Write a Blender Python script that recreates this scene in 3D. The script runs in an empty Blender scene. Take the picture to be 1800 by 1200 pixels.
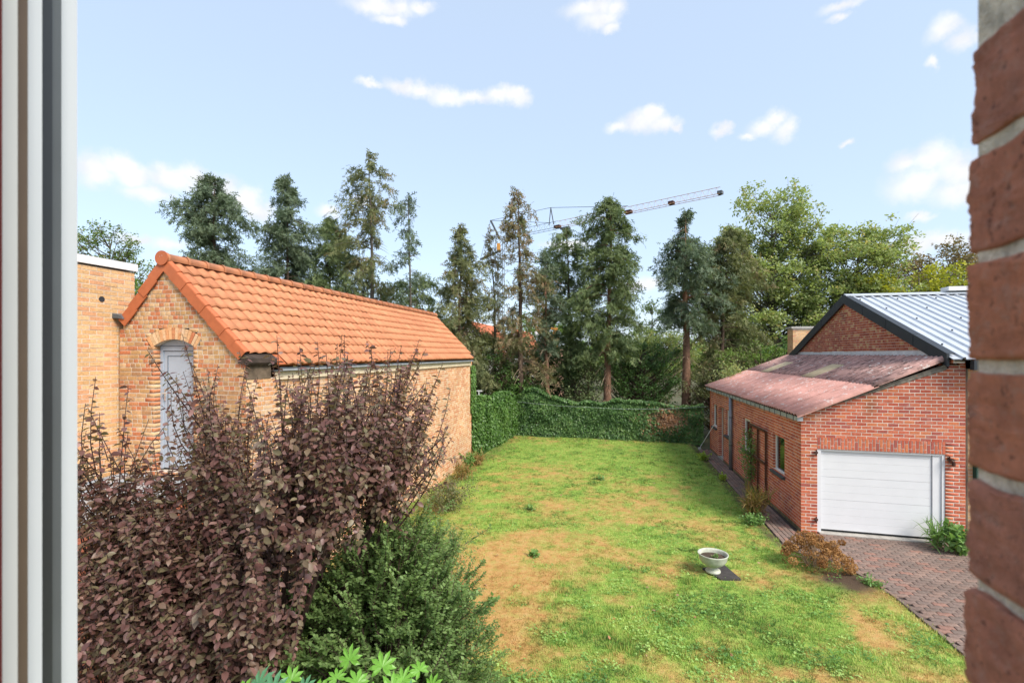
import bpy, math, random
import numpy as np
from mathutils import Vector, Matrix

# ------------------------------------------------------------------ camera, world, sun, exposure
scene = bpy.context.scene
CAM_H = 4.2
YAW = math.radians(12.3)
cam_data = bpy.data.cameras.new('camera')
cam = bpy.data.objects.new('camera', cam_data)
scene.collection.objects.link(cam)
scene.camera = cam
cam.location = (0, 0, CAM_H)
cam.rotation_euler = (math.radians(90), 0, YAW)
cam_data.sensor_width = 36.0
cam_data.lens = 17.5
cam_data.shift_y = 22.0 / 1800.0
cam_data.clip_start = 0.02
cam_data.clip_end = 3000
cam_data.dof.use_dof = True
cam_data.dof.focus_distance = 11.0
cam_data.dof.aperture_fstop = 6.5

SUN_DIR = Vector((0.72, -0.50, 0.86)).normalized()      # towards the sun
SUN_ELEV = math.asin(SUN_DIR.z)
SUN_AZ = math.atan2(SUN_DIR.x, SUN_DIR.y)
sun_data = bpy.data.lights.new('sun', 'SUN')
sun_data.energy = 2.4
sun_data.angle = math.radians(24)
sun_data.color = (1.0, 0.93, 0.83)
sun = bpy.data.objects.new('sun', sun_data)
scene.collection.objects.link(sun)
sun.rotation_euler = (-SUN_DIR).to_track_quat('-Z', 'Y').to_euler()
sun.location = (20, -20, 40)

scene.view_settings.view_transform = 'Standard'
scene.view_settings.look = 'None'
scene.view_settings.exposure = 1.22
scene.view_settings.gamma = 1.0
scene.view_settings.use_curve_mapping = False
scene.cycles.max_bounces = 8
scene.cycles.transparent_max_bounces = 8

world = bpy.data.worlds.new('World')
scene.world = world
world.use_nodes = True
wt = world.node_tree
wt.nodes.clear()
w_out = wt.nodes.new('ShaderNodeOutputWorld')
w_bg = wt.nodes.new('ShaderNodeBackground')
w_bg.inputs['Strength'].default_value = 0.13
w_sky = wt.nodes.new('ShaderNodeTexSky')
w_sky.sky_type = 'NISHITA'
w_sky.sun_disc = False
w_sky.sun_elevation = SUN_ELEV
w_sky.sun_rotation = SUN_AZ
w_sky.altitude = 50
w_sky.air_density = 1.0
w_sky.dust_density = 1.6
w_sky.ozone_density = 1.6

# clouds: soft ellipses on the sky sphere (azimuth from +Y to the right, elevation, half sizes; degrees), broken up by noise
CLOUDS = [(-27.9, 34.0, 3.07, 0.94),(-25.2, 33.9, 2.88, 0.96),(-22.7, 34.3, 1.58, 0.78),(-25.8, 33.0, 2.1, 0.53),(-3.2, 34.5, 3.12, 1.08),(-1.9, 33.4, 2.51, 0.98),(-0.4, 34.2, 1.54, 1.08),(-1.0, 32.6, 1.32, 0.54),(-28.2, 27.5, 1.52, 0.49),(-24.9, 27.7, 2.12, 0.89),(-22.3, 27.6, 2.15, 1.0),(-19.8, 27.2, 2.3, 1.02),(-16.9, 27.1, 2.61, 0.72),(-13.6, 27.2, 2.33, 0.92),(-12.0, 27.2, 1.51, 0.82),(-0.0, 24.1, 1.7, 0.69),(2.1, 24.4, 2.48, 1.25),(3.0, 25.2, 1.42, 0.82),(4.2, 23.7, 1.96, 0.94),(5.7, 23.3, 0.76, 0.52),(10.5, 22.5, 1.12, 0.62),(14.7, 22.2, 1.71, 1.09),(15.7, 22.8, 1.21, 0.78),(16.7, 21.6, 1.38, 1.18),(13.3, 21.7, 1.08, 0.51),(21.8, 19.4, 0.67, 0.39),(28.7, 26.1, 1.25, 1.26),(29.8, 24.9, 0.97, 1.11),(27.9, 24.0, 0.62, 0.58),(21.5, 30.4, 1.9, 0.56),(21.2, 29.5, 1.17, 0.41),(26.0, 16.6, 1.51, 1.22),(27.9, 16.6, 1.61, 1.19),(29.4, 15.4, 1.38, 1.62),(27.1, 14.8, 2.19, 1.22),(29.4, 13.5, 1.56, 0.92),(26.8, 12.0, 0.76, 0.34),(26.4, 9.7, 2.28, 0.79),(28.7, 9.9, 1.79, 0.67),(-52.5, 15.7, 1.7, 1.56),(-50.8, 16.5, 1.78, 1.12),(-49.5, 15.8, 1.63, 1.25),(-46.7, 16.0, 2.65, 1.19),(-44.7, 16.8, 2.06, 1.11),(-48.1, 14.4, 2.59, 0.99),(-42.8, 16.0, 1.91, 1.45),(-40.8, 15.2, 1.69, 1.49),(-39.5, 14.1, 1.53, 1.2),(-32.4, 15.0, 1.69, 0.8),(-48.9, 10.5, 2.35, 0.81),(-46.7, 10.3, 1.79, 0.73),(2.1, 7.7, 3.0, 0.99),(-28.8, 16.6, 1.75, 0.57),(-5.8, 12.3, 3.75, 0.62)]
w_co = wt.nodes.new('ShaderNodeTexCoord')
w_n1 = wt.nodes.new('ShaderNodeTexNoise')
w_n1.inputs['Scale'].default_value = 16.0
w_n1.inputs['Detail'].default_value = 9.0
w_n1.inputs['Roughness'].default_value = 0.62
wt.links.new(w_co.outputs['Generated'], w_n1.inputs['Vector'])
w_warp = wt.nodes.new('ShaderNodeVectorMath'); w_warp.operation = 'MULTIPLY_ADD'
wt.links.new(w_n1.outputs['Color'], w_warp.inputs[0])
w_warp.inputs[1].default_value = (0.05, 0.05, 0.05)
w_warp.inputs[2].default_value = (-0.025, -0.025, -0.025)
w_dir = wt.nodes.new('ShaderNodeVectorMath'); w_dir.operation = 'ADD'
wt.links.new(w_co.outputs['Generated'], w_dir.inputs[0])
wt.links.new(w_warp.outputs[0], w_dir.inputs[1])
prev = None
for az, el, sx, sy in CLOUDS:
    if az > 26 and el < 19: sx, sy = sx*1.3, sy*1.3
    az, el = math.radians(az), math.radians(el)
    C = Vector((math.sin(az)*math.cos(el), math.cos(az)*math.cos(el), math.sin(el)))
    T = Vector((math.cos(az), -math.sin(az), 0)); B = T.cross(C)
    M = Matrix((T, C, B)).transposed()
    mp = wt.nodes.new('ShaderNodeMapping'); mp.vector_type = 'TEXTURE'
    mp.inputs['Location'].default_value = C
    mp.inputs['Rotation'].default_value = M.to_euler('XYZ')
    mp.inputs['Scale'].default_value = (math.radians(sx), 0.5, math.radians(sy))
    wt.links.new(w_dir.outputs[0], mp.inputs['Vector'])
    ln = wt.nodes.new('ShaderNodeVectorMath'); ln.operation = 'LENGTH'
    wt.links.new(mp.outputs[0], ln.inputs[0])
    if prev is None:
        prev = ln.outputs['Value']
    else:
        mn = wt.nodes.new('ShaderNodeMath'); mn.operation = 'SMOOTH_MIN'
        mn.inputs[2].default_value = 0.25
        wt.links.new(prev, mn.inputs[0]); wt.links.new(ln.outputs['Value'], mn.inputs[1])
        prev = mn.outputs[0]
w_ad = wt.nodes.new('ShaderNodeMath'); w_ad.operation = 'MULTIPLY_ADD'      # noise*1.0 + dist
wt.links.new(w_n1.outputs['Fac'], w_ad.inputs[0]); w_ad.inputs[1].default_value = 1.5
wt.links.new(prev, w_ad.inputs[2])
w_mr = wt.nodes.new('ShaderNodeMapRange'); w_mr.interpolation_type = 'SMOOTHSTEP'
w_mr.inputs['From Min'].default_value = 2.0; w_mr.inputs['From Max'].default_value = 0.9
w_mr.inputs['To Min'].default_value = 0.0; w_mr.inputs['To Max'].default_value = 0.96
wt.links.new(w_ad.outputs[0], w_mr.inputs['Value'])
# the same kind of scattered cloud over the rest of the sky
w_n2 = wt.nodes.new('ShaderNodeTexNoise')
w_n2.inputs['Scale'].default_value = 4.5; w_n2.inputs['Detail'].default_value = 8.0
wt.links.new(w_co.outputs['Generated'], w_n2.inputs['Vector'])
w_m2 = wt.nodes.new('ShaderNodeMapRange'); w_m2.interpolation_type = 'SMOOTHSTEP'
w_m2.inputs['From Min'].default_value = 0.56; w_m2.inputs['From Max'].default_value = 0.68
wt.links.new(w_n2.outputs['Fac'], w_m2.inputs['Value'])
w_dt = wt.nodes.new('ShaderNodeVectorMath'); w_dt.operation = 'DOT_PRODUCT'
wt.links.new(w_co.outputs['Generated'], w_dt.inputs[0]); w_dt.inputs[1].default_value = (-math.sin(YAW), math.cos(YAW), 0.1)
w_m3 = wt.nodes.new('ShaderNodeMapRange'); w_m3.inputs['From Min'].default_value = 0.62; w_m3.inputs['From Max'].default_value = 0.4
wt.links.new(w_dt.outputs['Value'], w_m3.inputs['Value'])
w_mu = wt.nodes.new('ShaderNodeMath'); w_mu.operation = 'MULTIPLY'
wt.links.new(w_m2.outputs[0], w_mu.inputs[0]); wt.links.new(w_m3.outputs[0], w_mu.inputs[1])
w_mx = wt.nodes.new('ShaderNodeMath'); w_mx.operation = 'MAXIMUM'
wt.links.new(w_mr.outputs[0], w_mx.inputs[0]); wt.links.new(w_mu.outputs[0], w_mx.inputs[1])
# thin high veil that pales the blue evenly, then the clouds
w_veil = wt.nodes.new('ShaderNodeMix'); w_veil.data_type = 'RGBA'
w_veil.inputs[0].default_value = 0.66
wt.links.new(w_sky.outputs[0], w_veil.inputs[6])
w_veil.inputs[7].default_value = (2.45, 2.92, 3.55, 1)
w_mix = wt.nodes.new('ShaderNodeMix'); w_mix.data_type = 'RGBA'
wt.links.new(w_mx.outputs[0], w_mix.inputs[0])
wt.links.new(w_veil.outputs[2], w_mix.inputs[6])
w_n4 = wt.nodes.new('ShaderNodeTexNoise'); w_n4.inputs['Scale'].default_value = 22.0; w_n4.inputs['Detail'].default_value = 6.0
wt.links.new(w_co.outputs['Generated'], w_n4.inputs['Vector'])
w_r4 = wt.nodes.new('ShaderNodeValToRGB'); w_r4.color_ramp.elements[0].position = 0.38; w_r4.color_ramp.elements[1].position = 0.62
w_r4.color_ramp.elements[0].color = (0.84, 0.86, 0.90, 1); w_r4.color_ramp.elements[1].color = (1, 1, 1, 1)
wt.links.new(w_n4.outputs['Fac'], w_r4.inputs[0])
w_s4 = wt.nodes.new('ShaderNodeVectorMath'); w_s4.operation = 'SCALE'; w_s4.inputs['Scale'].default_value = 3.6
wt.links.new(w_r4.outputs[0], w_s4.inputs[0]); wt.links.new(w_s4.outputs[0], w_mix.inputs[7])
wt.links.new(w_mix.outputs[2], w_bg.inputs['Color'])
wt.links.new(w_bg.outputs[0], w_out.inputs[0])

# ------------------------------------------------------------------ helpers
rng = np.random.default_rng(7)
random.seed(7)
COL = scene.collection

def tag(o, label=None, cat=None, group=None, kind=None):
    if label: o['label'] = label
    if cat: o['category'] = cat
    if group: o['group'] = group
    if kind: o['kind'] = kind
    return o

def empty(name, loc=(0, 0, 0), label=None, cat=None, group=None):
    o = bpy.data.objects.new(name, None)
    o.location = loc
    o.empty_display_size = 0.2
    COL.objects.link(o)
    return tag(o, label, cat, group)

def link(name, me, mat=None, parent=None):
    o = bpy.data.objects.new(name, me)
    COL.objects.link(o)
    if mat is not None and not me.materials:
        me.materials.append(mat)
    if parent is not None:
        o.parent = parent
        bpy_parent_fix(o, parent)
    return o

ROOT_LOC = {}
def world_loc(o):
    v = Vector((0, 0, 0))
    while o is not None:
        v = v + o.location
        o = o.parent
    return v

def bpy_parent_fix(o, parent):
    # all meshes are written in world coordinates; undo the parent's translation
    o.matrix_parent_inverse = Matrix.Translation(-world_loc_full(parent))

def world_loc_full(p):
    # world translation of parent (no rotations are used on parents)
    if p.parent is None:
        return p.location.copy()
    return p.matrix_parent_inverse.translation + world_loc_full(p.parent) + p.location

class MB:
    def __init__(s): s.v = []; s.f = []; s.m = []; s.mi = 0
    def add(s, vs, fs):
        b = len(s.v); s.v += [tuple(x) for x in vs]; s.f += [tuple(b + i for i in f) for f in fs]; s.m += [s.mi] * len(fs)
    def box(s, x0, x1, y0, y1, z0, z1):
        s.add([(x0,y0,z0),(x1,y0,z0),(x1,y1,z0),(x0,y1,z0),(x0,y0,z1),(x1,y0,z1),(x1,y1,z1),(x0,y1,z1)],
              [(0,3,2,1),(4,5,6,7),(0,1,5,4),(1,2,6,5),(2,3,7,6),(3,0,4,7)])
    def obox(s, o, a, b, c):
        o, a, b, c = Vector(o), Vector(a), Vector(b), Vector(c)
        if a.cross(b).dot(c) < 0: o = o + c; c = -c
        P = [o, o+a, o+a+b, o+b, o+c, o+a+c, o+a+b+c, o+b+c]
        s.add(P, [(0,3,2,1),(4,5,6,7),(0,1,5,4),(1,2,6,5),(2,3,7,6),(3,0,4,7)])
    def beam(s, p, q, w, h=None, up=(0, 0, 1)):
        p, q = Vector(p), Vector(q); h = h or w
        d = (q - p).normalized(); up = Vector(up)
        if abs(d.dot(up)) > 0.98: up = Vector((1, 0, 0))
        x = d.cross(up).normalized(); z = x.cross(d)
        s.obox(p - x*w/2 - z*h/2, x*w, z*h, q - p)
    def tube(s, pts, rad, n=6, cap=True):
        pts = [Vector(p) for p in pts]
        if not hasattr(rad, '__len__'): rad = [rad]*len(pts)
        b = len(s.v); prevx = None
        for i, p in enumerate(pts):
            d = (pts[min(i+1, len(pts)-1)] - pts[max(i-1, 0)])
            d = d.normalized() if d.length > 1e-9 else Vector((0,0,1))
            ref = prevx if prevx is not None else (Vector((1,0,0)) if abs(d.x) < .9 else Vector((0,1,0)))
            x = (ref - d*ref.dot(d))
            x = x.normalized() if x.length > 1e-6 else d.orthogonal().normalized()
            prevx = x; y = d.cross(x)
            for k in range(n):
                a = 2*math.pi*k/n
                s.v.append(tuple(p + (x*math.cos(a) + y*math.sin(a))*rad[i]))
        for i in range(len(pts)-1):
            for k in range(n):
                k2 = (k+1) % n
                s.f.append((b+i*n+k, b+i*n+k2, b+(i+1)*n+k2, b+(i+1)*n+k)); s.m.append(s.mi)
        if cap:
            s.f.append(tuple(b+k for k in range(n))[::-1]); s.m.append(s.mi)
            e = b+(len(pts)-1)*n
            s.f.append(tuple(e+k for k in range(n))); s.m.append(s.mi)
    def lathe(s, prof, c, n=32):
        b = len(s.v); cx, cy, cz = c
        for r, z in prof:
            for k in range(n):
                a = 2*math.pi*k/n
                s.v.append((cx + r*math.cos(a), cy + r*math.sin(a), cz + z))
        for i in range(len(prof)-1):
            for k in range(n):
                k2 = (k+1) % n
                s.f.append((b+i*n+k, b+i*n+k2, b+(i+1)*n+k2, b+(i+1)*n+k)); s.m.append(s.mi)
    def prism(s, poly, d):
        # polygon (list of 3d points) extruded by vector d
        n = len(poly); d = Vector(d); P = [Vector(p) for p in poly]
        s.add(P + [p + d for p in P], [tuple(range(n))[::-1], tuple(range(n, 2*n))] + [(i, (i+1) % n, n+(i+1) % n, n+i) for i in range(n)])
    def build(s, name, mat, parent=None, smooth=False):
        me = bpy.data.meshes.new(name)
        me.from_pydata(s.v, [], s.f)
        for m in (mat if isinstance(mat, (list, tuple)) else [mat]): me.materials.append(m)
        if isinstance(mat, (list, tuple)): me.polygons.foreach_set('material_index', s.m)
        if smooth: me.polygons.foreach_set('use_smooth', [True]*len(me.polygons))
        me.update()
        return link(name, me, None, parent)

def np_mesh(name, co, loops, totals, rnd=None, extra=None, smooth=False):
    me = bpy.data.meshes.new(name)
    me.vertices.add(len(co)); me.vertices.foreach_set('co', np.ascontiguousarray(co, dtype=np.float32).ravel())
    me.loops.add(len(loops)); me.loops.foreach_set('vertex_index', np.ascontiguousarray(loops, dtype=np.int32))
    me.polygons.add(len(totals))
    starts = np.concatenate([[0], np.cumsum(totals)[:-1]]).astype(np.int32)
    me.polygons.foreach_set('loop_start', starts); me.polygons.foreach_set('loop_total', np.asarray(totals, dtype=np.int32))
    if smooth: me.polygons.foreach_set('use_smooth', np.ones(len(totals), dtype=bool))
    me.update(calc_edges=True)
    if rnd is not None:
        at = me.attributes.new('rnd', 'FLOAT', 'FACE'); at.data.foreach_set('value', np.asarray(rnd, dtype=np.float32))
    for k, v in (extra or {}).items():
        at = me.attributes.new(k, 'FLOAT', 'FACE'); at.data.foreach_set('value', np.asarray(v, dtype=np.float32))
    return me

def scatter(name, tv, tf, pos, ax, scale, rnd, mat, parent=None, extra=None, smooth=False):
    """copies of a small template merged into one mesh. pos (N,3); ax (N,3,3) rows x,y,z; scale (N,) or (N,3)"""
    tv = np.asarray(tv, float); pos = np.asarray(pos, float); N = len(pos)
    scale = np.asarray(scale, float)
    if scale.ndim == 1: scale = np.repeat(scale[:, None], 3, 1)
    loc = tv[None] * scale[:, None, :]
    co = np.einsum('nki,nij->nkj', loc, ax) + pos[:, None, :]
    tl = np.concatenate([np.asarray(f) for f in tf]); tt = np.array([len(f) for f in tf])
    loops = (tl[None] + (np.arange(N) * len(tv))[:, None]).ravel()
    totals = np.tile(tt, N)
    nf = len(tf)
    ex = {k: np.repeat(v, nf) for k, v in (extra or {}).items()}
    me = np_mesh(name, co.reshape(-1, 3), loops, totals, np.repeat(np.asarray(rnd), nf), ex, smooth)
    return link(name, me, mat, parent)

def unit(v):
    return v / np.maximum(np.linalg.norm(v, axis=-1, keepdims=True), 1e-9)

def frame_dn(d, n):
    """axes with y = d (length), z close to n"""
    d = unit(d); x = unit(np.cross(d, n)); z = np.cross(x, d)
    return np.stack([x, d, z], 1)

def rand_dir(N):
    return unit(rng.normal(size=(N, 3)))

def vnoise(x, y, s=0):
    """value noise, 2D, 0..1"""
    xi, yi = np.floor(x).astype(int), np.floor(y).astype(int)
    xf, yf = x - xi, y - yi
    def h(a, b):
        n = (a * 374761393 + b * 668265263 + s * 974711) & 0x7fffffff
        n = ((n ^ (n >> 13)) * 1274126177) & 0x7fffffff
        return ((n ^ (n >> 16)) & 0xffff) / 65535.0
    u, v = xf*xf*(3-2*xf), yf*yf*(3-2*yf)
    return (h(xi, yi)*(1-u) + h(xi+1, yi)*u)*(1-v) + (h(xi, yi+1)*(1-u) + h(xi+1, yi+1)*u)*v

def fbm(x, y, o=4, s=0):
    t = 0; a = 0.5; n = 0
    for i in range(o):
        t = t + a*vnoise(x*2**i, y*2**i, s+i); n += a; a *= .5
    return t/n

# ------------------------------------------------------------------ materials
def new_mat(name):
    m = bpy.data.materials.new(name); m.use_nodes = True
    nt = m.node_tree; nt.nodes.clear()
    out = nt.nodes.new('ShaderNodeOutputMaterial')
    return m, nt, out

def nd(nt, typ, **kw):
    n = nt.nodes.new(typ)
    for k, v in kw.items(): setattr(n, k, v)
    return n

def ramp(nt, cols, fac, interp='LINEAR', pos=None):
    r = nd(nt, 'ShaderNodeValToRGB'); cr = r.color_ramp; cr.interpolation = interp
    n = len(cols)
    while len(cr.elements) < n: cr.elements.new(0.5)
    for i, c in enumerate(cols):
        cr.elements[i].position = pos[i] if pos else (i/(n-1) if interp == 'LINEAR' else i/n)
        cr.elements[i].color = (*c, 1)
    nt.links.new(fac, r.inputs[0])
    return r.outputs[0]

def noise(nt, scale, detail=4, rough=0.55, vec=None, world_pos=True):
    n = nd(nt, 'ShaderNodeTexNoise')
    n.inputs['Scale'].default_value = scale; n.inputs['Detail'].default_value = detail; n.inputs['Roughness'].default_value = rough
    if vec is None:
        g = nd(nt, 'ShaderNodeNewGeometry'); vec = g.outputs['Position']
    nt.links.new(vec, n.inputs['Vector'])
    return n.outputs['Fac']

def maprange(nt, v, a, b, c, d):
    m = nd(nt, 'ShaderNodeMapRange')
    for k, x in zip(('From Min','From Max','To Min','To Max'), (a,b,c,d)): m.inputs[k].default_value = x
    nt.links.new(v, m.inputs['Value'])
    return m.outputs[0]

def mulcol(nt, col, val):
    m = nd(nt, 'ShaderNodeMix', data_type='RGBA', blend_type='MULTIPLY'); m.inputs[0].default_value = 1
    nt.links.new(col, m.inputs[6])
    nt.links.new(val, m.inputs[7])
    return m.outputs[2]

def mixcol(nt, a, b, fac):
    m = nd(nt, 'ShaderNodeMix', data_type='RGBA')
    if hasattr(fac, 'links'): nt.links.new(fac, m.inputs[0])
    else: m.inputs[0].default_value = fac
    for s, i in ((a, 6), (b, 7)):
        if hasattr(s, 'links'): nt.links.new(s, m.inputs[i])
        else: m.inputs[i].default_value = (*s, 1)
    return m.outputs[2]

def each(nt):
    """0..1 random value of a piece: object random plus the joined pieces' own attribute"""
    oi = nd(nt, 'ShaderNodeObjectInfo'); at = nd(nt, 'ShaderNodeAttribute', attribute_name='rnd')
    a = nd(nt, 'ShaderNodeMath', operation='ADD'); nt.links.new(oi.outputs['Random'], a.inputs[0]); nt.links.new(at.outputs['Fac'], a.inputs[1])
    f = nd(nt, 'ShaderNodeMath', operation='FRACT'); nt.links.new(a.outputs[0], f.inputs[0])
    return f.outputs[0]

def attr(nt, name):
    return nd(nt, 'ShaderNodeAttribute', attribute_name=name).outputs['Fac']

def principled(nt, out, col, rough=0.7, bump=None, bump_d=0.01, spec=0.3, metal=0.0):
    p = nd(nt, 'ShaderNodeBsdfPrincipled')
    if hasattr(col, 'links'): nt.links.new(col, p.inputs['Base Color'])
    else: p.inputs['Base Color'].default_value = (*col, 1)
    if hasattr(rough, 'links'): nt.links.new(rough, p.inputs['Roughness'])
    else: p.inputs['Roughness'].default_value = rough
    p.inputs['Specular IOR Level'].default_value = spec
    p.inputs['Metallic'].default_value = metal
    if bump is not None:
        b = nd(nt, 'ShaderNodeBump'); b.inputs['Distance'].default_value = bump_d; b.inputs['Strength'].default_value = 0.8
        nt.links.new(bump, b.inputs['Height']); nt.links.new(b.outputs[0], p.inputs['Normal'])
    nt.links.new(p.outputs[0], out.inputs[0])
    return p

def plain(name, col, rough=0.6, var=0.25, scale=8, bump_d=0.003, spec=0.3, metal=0.0, detail=5):
    m, nt, out = new_mat(name)
    n = noise(nt, scale, detail)
    v = maprange(nt, n, 0.25, 0.75, 1-var, 1+var)
    c = mulcol(nt, rgb(nt, col), v)
    principled(nt, out, c, rough, noise(nt, scale*6, 3) if bump_d else None, bump_d, spec, metal)
    return m

def rgb(nt, col):
    n = nd(nt, 'ShaderNodeRGB'); n.outputs[0].default_value = (*col, 1); return n.outputs[0]

def brick_mat(name, cols, stain=None, stain_col=(0.05,0.04,0.03), pale=0.0, rust=None):
    m, nt, out = new_mat(name)
    c = ramp(nt, cols, each(nt), 'CONSTANT')
    v = maprange(nt, noise(nt, 34, 4), 0.25, 0.75, 0.74, 1.24)
    c = mulcol(nt, c, v)
    v2 = maprange(nt, noise(nt, 1.1, 4), 0.3, 0.7, 0.84, 1.14)
    c = mulcol(nt, c, v2)
    if pale:
        f = maprange(nt, noise(nt, 5.0, 6, 0.7), 0.56, 0.75, 0, pale)
        c = mixcol(nt, c, (0.62, 0.52, 0.45), f)
    if stain:
        f = maprange(nt, noise(nt, stain, 5, 0.65), 0.55, 0.75, 0, 0.6)
        c = mixcol(nt, c, stain_col, f)
    if rust:
        (cx, cy, cz), (sx, sy, sz), rc = rust
        g = nd(nt, 'ShaderNodeNewGeometry'); mp = nd(nt, 'ShaderNodeMapping', vector_type='TEXTURE'); nt.links.new(g.outputs['Position'], mp.inputs['Vector'])
        mp.inputs['Location'].default_value = (cx, cy, cz); mp.inputs['Scale'].default_value = (sx, sy, sz)
        ln = nd(nt, 'ShaderNodeVectorMath', operation='LENGTH'); nt.links.new(mp.outputs[0], ln.inputs[0])
        ad = nd(nt, 'ShaderNodeMath', operation='ADD'); nt.links.new(ln.outputs['Value'], ad.inputs[0]); nt.links.new(noise(nt, 9, 5, 0.7), ad.inputs[1])
        c = mixcol(nt, c, rc, maprange(nt, ad.outputs[0], 1.5, 0.7, 0, 0.7))
    principled(nt, out, c, 0.88, noise(nt, 90, 4), 0.004, 0.2)
    return m

def leaf_mat(name, cols, trans=0.35, rough=0.5, spec=0.3, posnoise=None, tcol=1.4):
    m, nt, out = new_mat(name)
    r = attr(nt, 'rnd')
    c = ramp(nt, cols, r)
    if posnoise:
        sc, c2, lo, hi = posnoise
        c = mixcol(nt, c, c2, maprange(nt, noise(nt, sc, 3), lo, hi, 0, 0.85))
    p = principled(nt, out, c, rough, None, 0, spec)
    t = nd(nt, 'ShaderNodeBsdfTranslucent')
    ct = mulcol(nt, c, rgb(nt, (tcol, tcol*1.05, tcol*0.6)))
    nt.links.new(ct, t.inputs[0])
    mx = nd(nt, 'ShaderNodeMixShader'); mx.inputs[0].default_value = trans
    nt.links.new(p.outputs[0], mx.inputs[1]); nt.links.new(t.outputs[0], mx.inputs[2])
    nt.links.new(mx.outputs[0], out.inputs[0])
    return m

M = {}
M['mortar_pale'] = plain('mortar pale', (0.66, 0.57, 0.49), 0.95, 0.2, 6)
M['mortar_grey'] = plain('mortar grey', (0.55, 0.49, 0.41), 0.95, 0.25, 6)
M['mortar_near'] = plain('mortar near', (0.62, 0.57, 0.46), 0.95, 0.5, 60, 0.006)
M['brick_gable'] = brick_mat('brick gable', [(0.48,0.27,0.13),(0.45,0.18,0.085),(0.50,0.30,0.15),(0.48,0.21,0.10),(0.40,0.22,0.11),(0.54,0.36,0.20),(0.47,0.17,0.08),(0.46,0.27,0.12)], 0.9, (0.16,0.10,0.06))
M['brick_long'] = brick_mat('brick long wall', [(0.55,0.27,0.125),(0.60,0.35,0.18),(0.53,0.23,0.105),(0.61,0.39,0.22),(0.58,0.31,0.15),(0.63,0.43,0.26)], None, pale=0.6)
M['brick_yellow'] = brick_mat('brick yellow', [(0.60,0.38,0.19),(0.56,0.34,0.16),(0.63,0.41,0.22),(0.58,0.36,0.18),(0.57,0.30,0.16)], 6.0, (0.55,0.19,0.08))
M['brick_red'] = brick_mat('brick red', [(0.47,0.125,0.07),(0.53,0.155,0.085),(0.42,0.10,0.06),(0.50,0.14,0.075),(0.55,0.18,0.085),(0.46,0.125,0.07),(0.36,0.095,0.07),(0.51,0.14,0.08)], None, pale=0.35, rust=((5.58, 12.83, 3.05), (.20, .5, .42), (0.20, 0.075, 0.035)))
M['brick_old'] = brick_mat('brick old red', [(0.36,0.11,0.06),(0.42,0.15,0.08),(0.33,0.085,0.05),(0.38,0.12,0.07),(0.46,0.28,0.14),(0.40,0.13,0.07),(0.30,0.08,0.05)], 1.4, (0.09,0.06,0.05))
M['brick_near'] = brick_mat('brick near', [(0.34,0.115,0.075),(0.28,0.105,0.08),(0.37,0.12,0.072)], 22.0, (0.20,0.10,0.075))
def near_brick_mat():
    m, nt, out = new_mat('rough hand made brick')
    c = ramp(nt, [(0.68,0.265,0.155),(0.57,0.25,0.175),(0.72,0.28,0.16)], each(nt))
    c = mulcol(nt, c, maprange(nt, noise(nt, 45, 5, 0.65), 0.25, 0.75, 0.68, 1.30))
    c = mixcol(nt, c, (0.62,0.37,0.29), maprange(nt, noise(nt, 60, 7, 0.75), 0.52, 0.68, 0, 0.8))
    c = mixcol(nt, c, (0.14,0.06,0.045), maprange(nt, noise(nt, 140, 5, 0.65), 0.58, 0.68, 0, 0.75))
    principled(nt, out, c, 0.9, noise(nt, 220, 8, 0.75), 0.012, 0.25)
    return m
M['brick_near'] = near_brick_mat()
M['tile'] = None

def tile_mat():
    m, nt, out = new_mat('terracotta tile')
    c = ramp(nt, [(0.42,0.16,0.075),(0.50,0.205,0.10),(0.46,0.185,0.088),(0.53,0.225,0.11)], each(nt))
    c = mulcol(nt, c, maprange(nt, noise(nt, 9, 5), 0.25, 0.75, 0.84, 1.14))
    c = mulcol(nt, c, maprange(nt, noise(nt, 0.9, 4), 0.3, 0.7, 0.92, 1.06))
    principled(nt, out, c, 0.62, noise(nt, 120, 3), 0.001, 0.3)
    return m
M['tile'] = tile_mat()
M['tile_dark'] = plain('verge tile', (0.43, 0.125, 0.05), 0.6, 0.12, 9, 0.001)
M['zinc'] = plain('zinc', (0.42, 0.45, 0.48), 0.45, 0.25, 5, 0.001, 0.4, 0.35)
M['zinc_dark'] = plain('dark zinc', (0.10, 0.115, 0.13), 0.5, 0.2, 5, 0.001, 0.4, 0.2)
M['lead'] = plain('lead flashing', (0.58, 0.60, 0.62), 0.55, 0.2, 4, 0.004, 0.4, 0.1)
M['anthracite'] = plain('anthracite trim', (0.028, 0.033, 0.040), 0.5, 0.12, 6, 0.0, 0.4)
M['bitumen'] = plain('bitumen', (0.03, 0.03, 0.032), 0.7, 0.3, 8)
M['slate_dark'] = plain('dark weathered slab', (0.05, 0.036, 0.028), 0.9, 0.5, 7, 0.006)
M['cream'] = plain('cream board', (0.66, 0.56, 0.40), 0.7, 0.15, 5)
M['white_cop'] = plain('white coping', (0.70, 0.70, 0.70), 0.4, 0.05, 4, 0.0)
M['white_pvc'] = plain('white pvc', (0.70, 0.71, 0.72), 0.35, 0.03, 4, 0.0, 0.45)
M['door_white'] = plain('white door', (0.66, 0.67, 0.69), 0.4, 0.03, 3, 0.0, 0.4)
M['door_grey'] = plain('blue grey door', (0.36, 0.41, 0.48), 0.45, 0.06, 5, 0.0, 0.4)
M['door_grey_dark'] = plain('grey door groove', (0.11, 0.14, 0.18), 0.5, 0.06, 5, 0.0, 0.4)
M['steel'] = plain('handle steel', (0.62, 0.62, 0.62), 0.3, 0.05, 8, 0.0, 0.5, 0.6)
M['concrete'] = plain('concrete', (0.36, 0.34, 0.31), 0.9, 0.25, 7)
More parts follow.
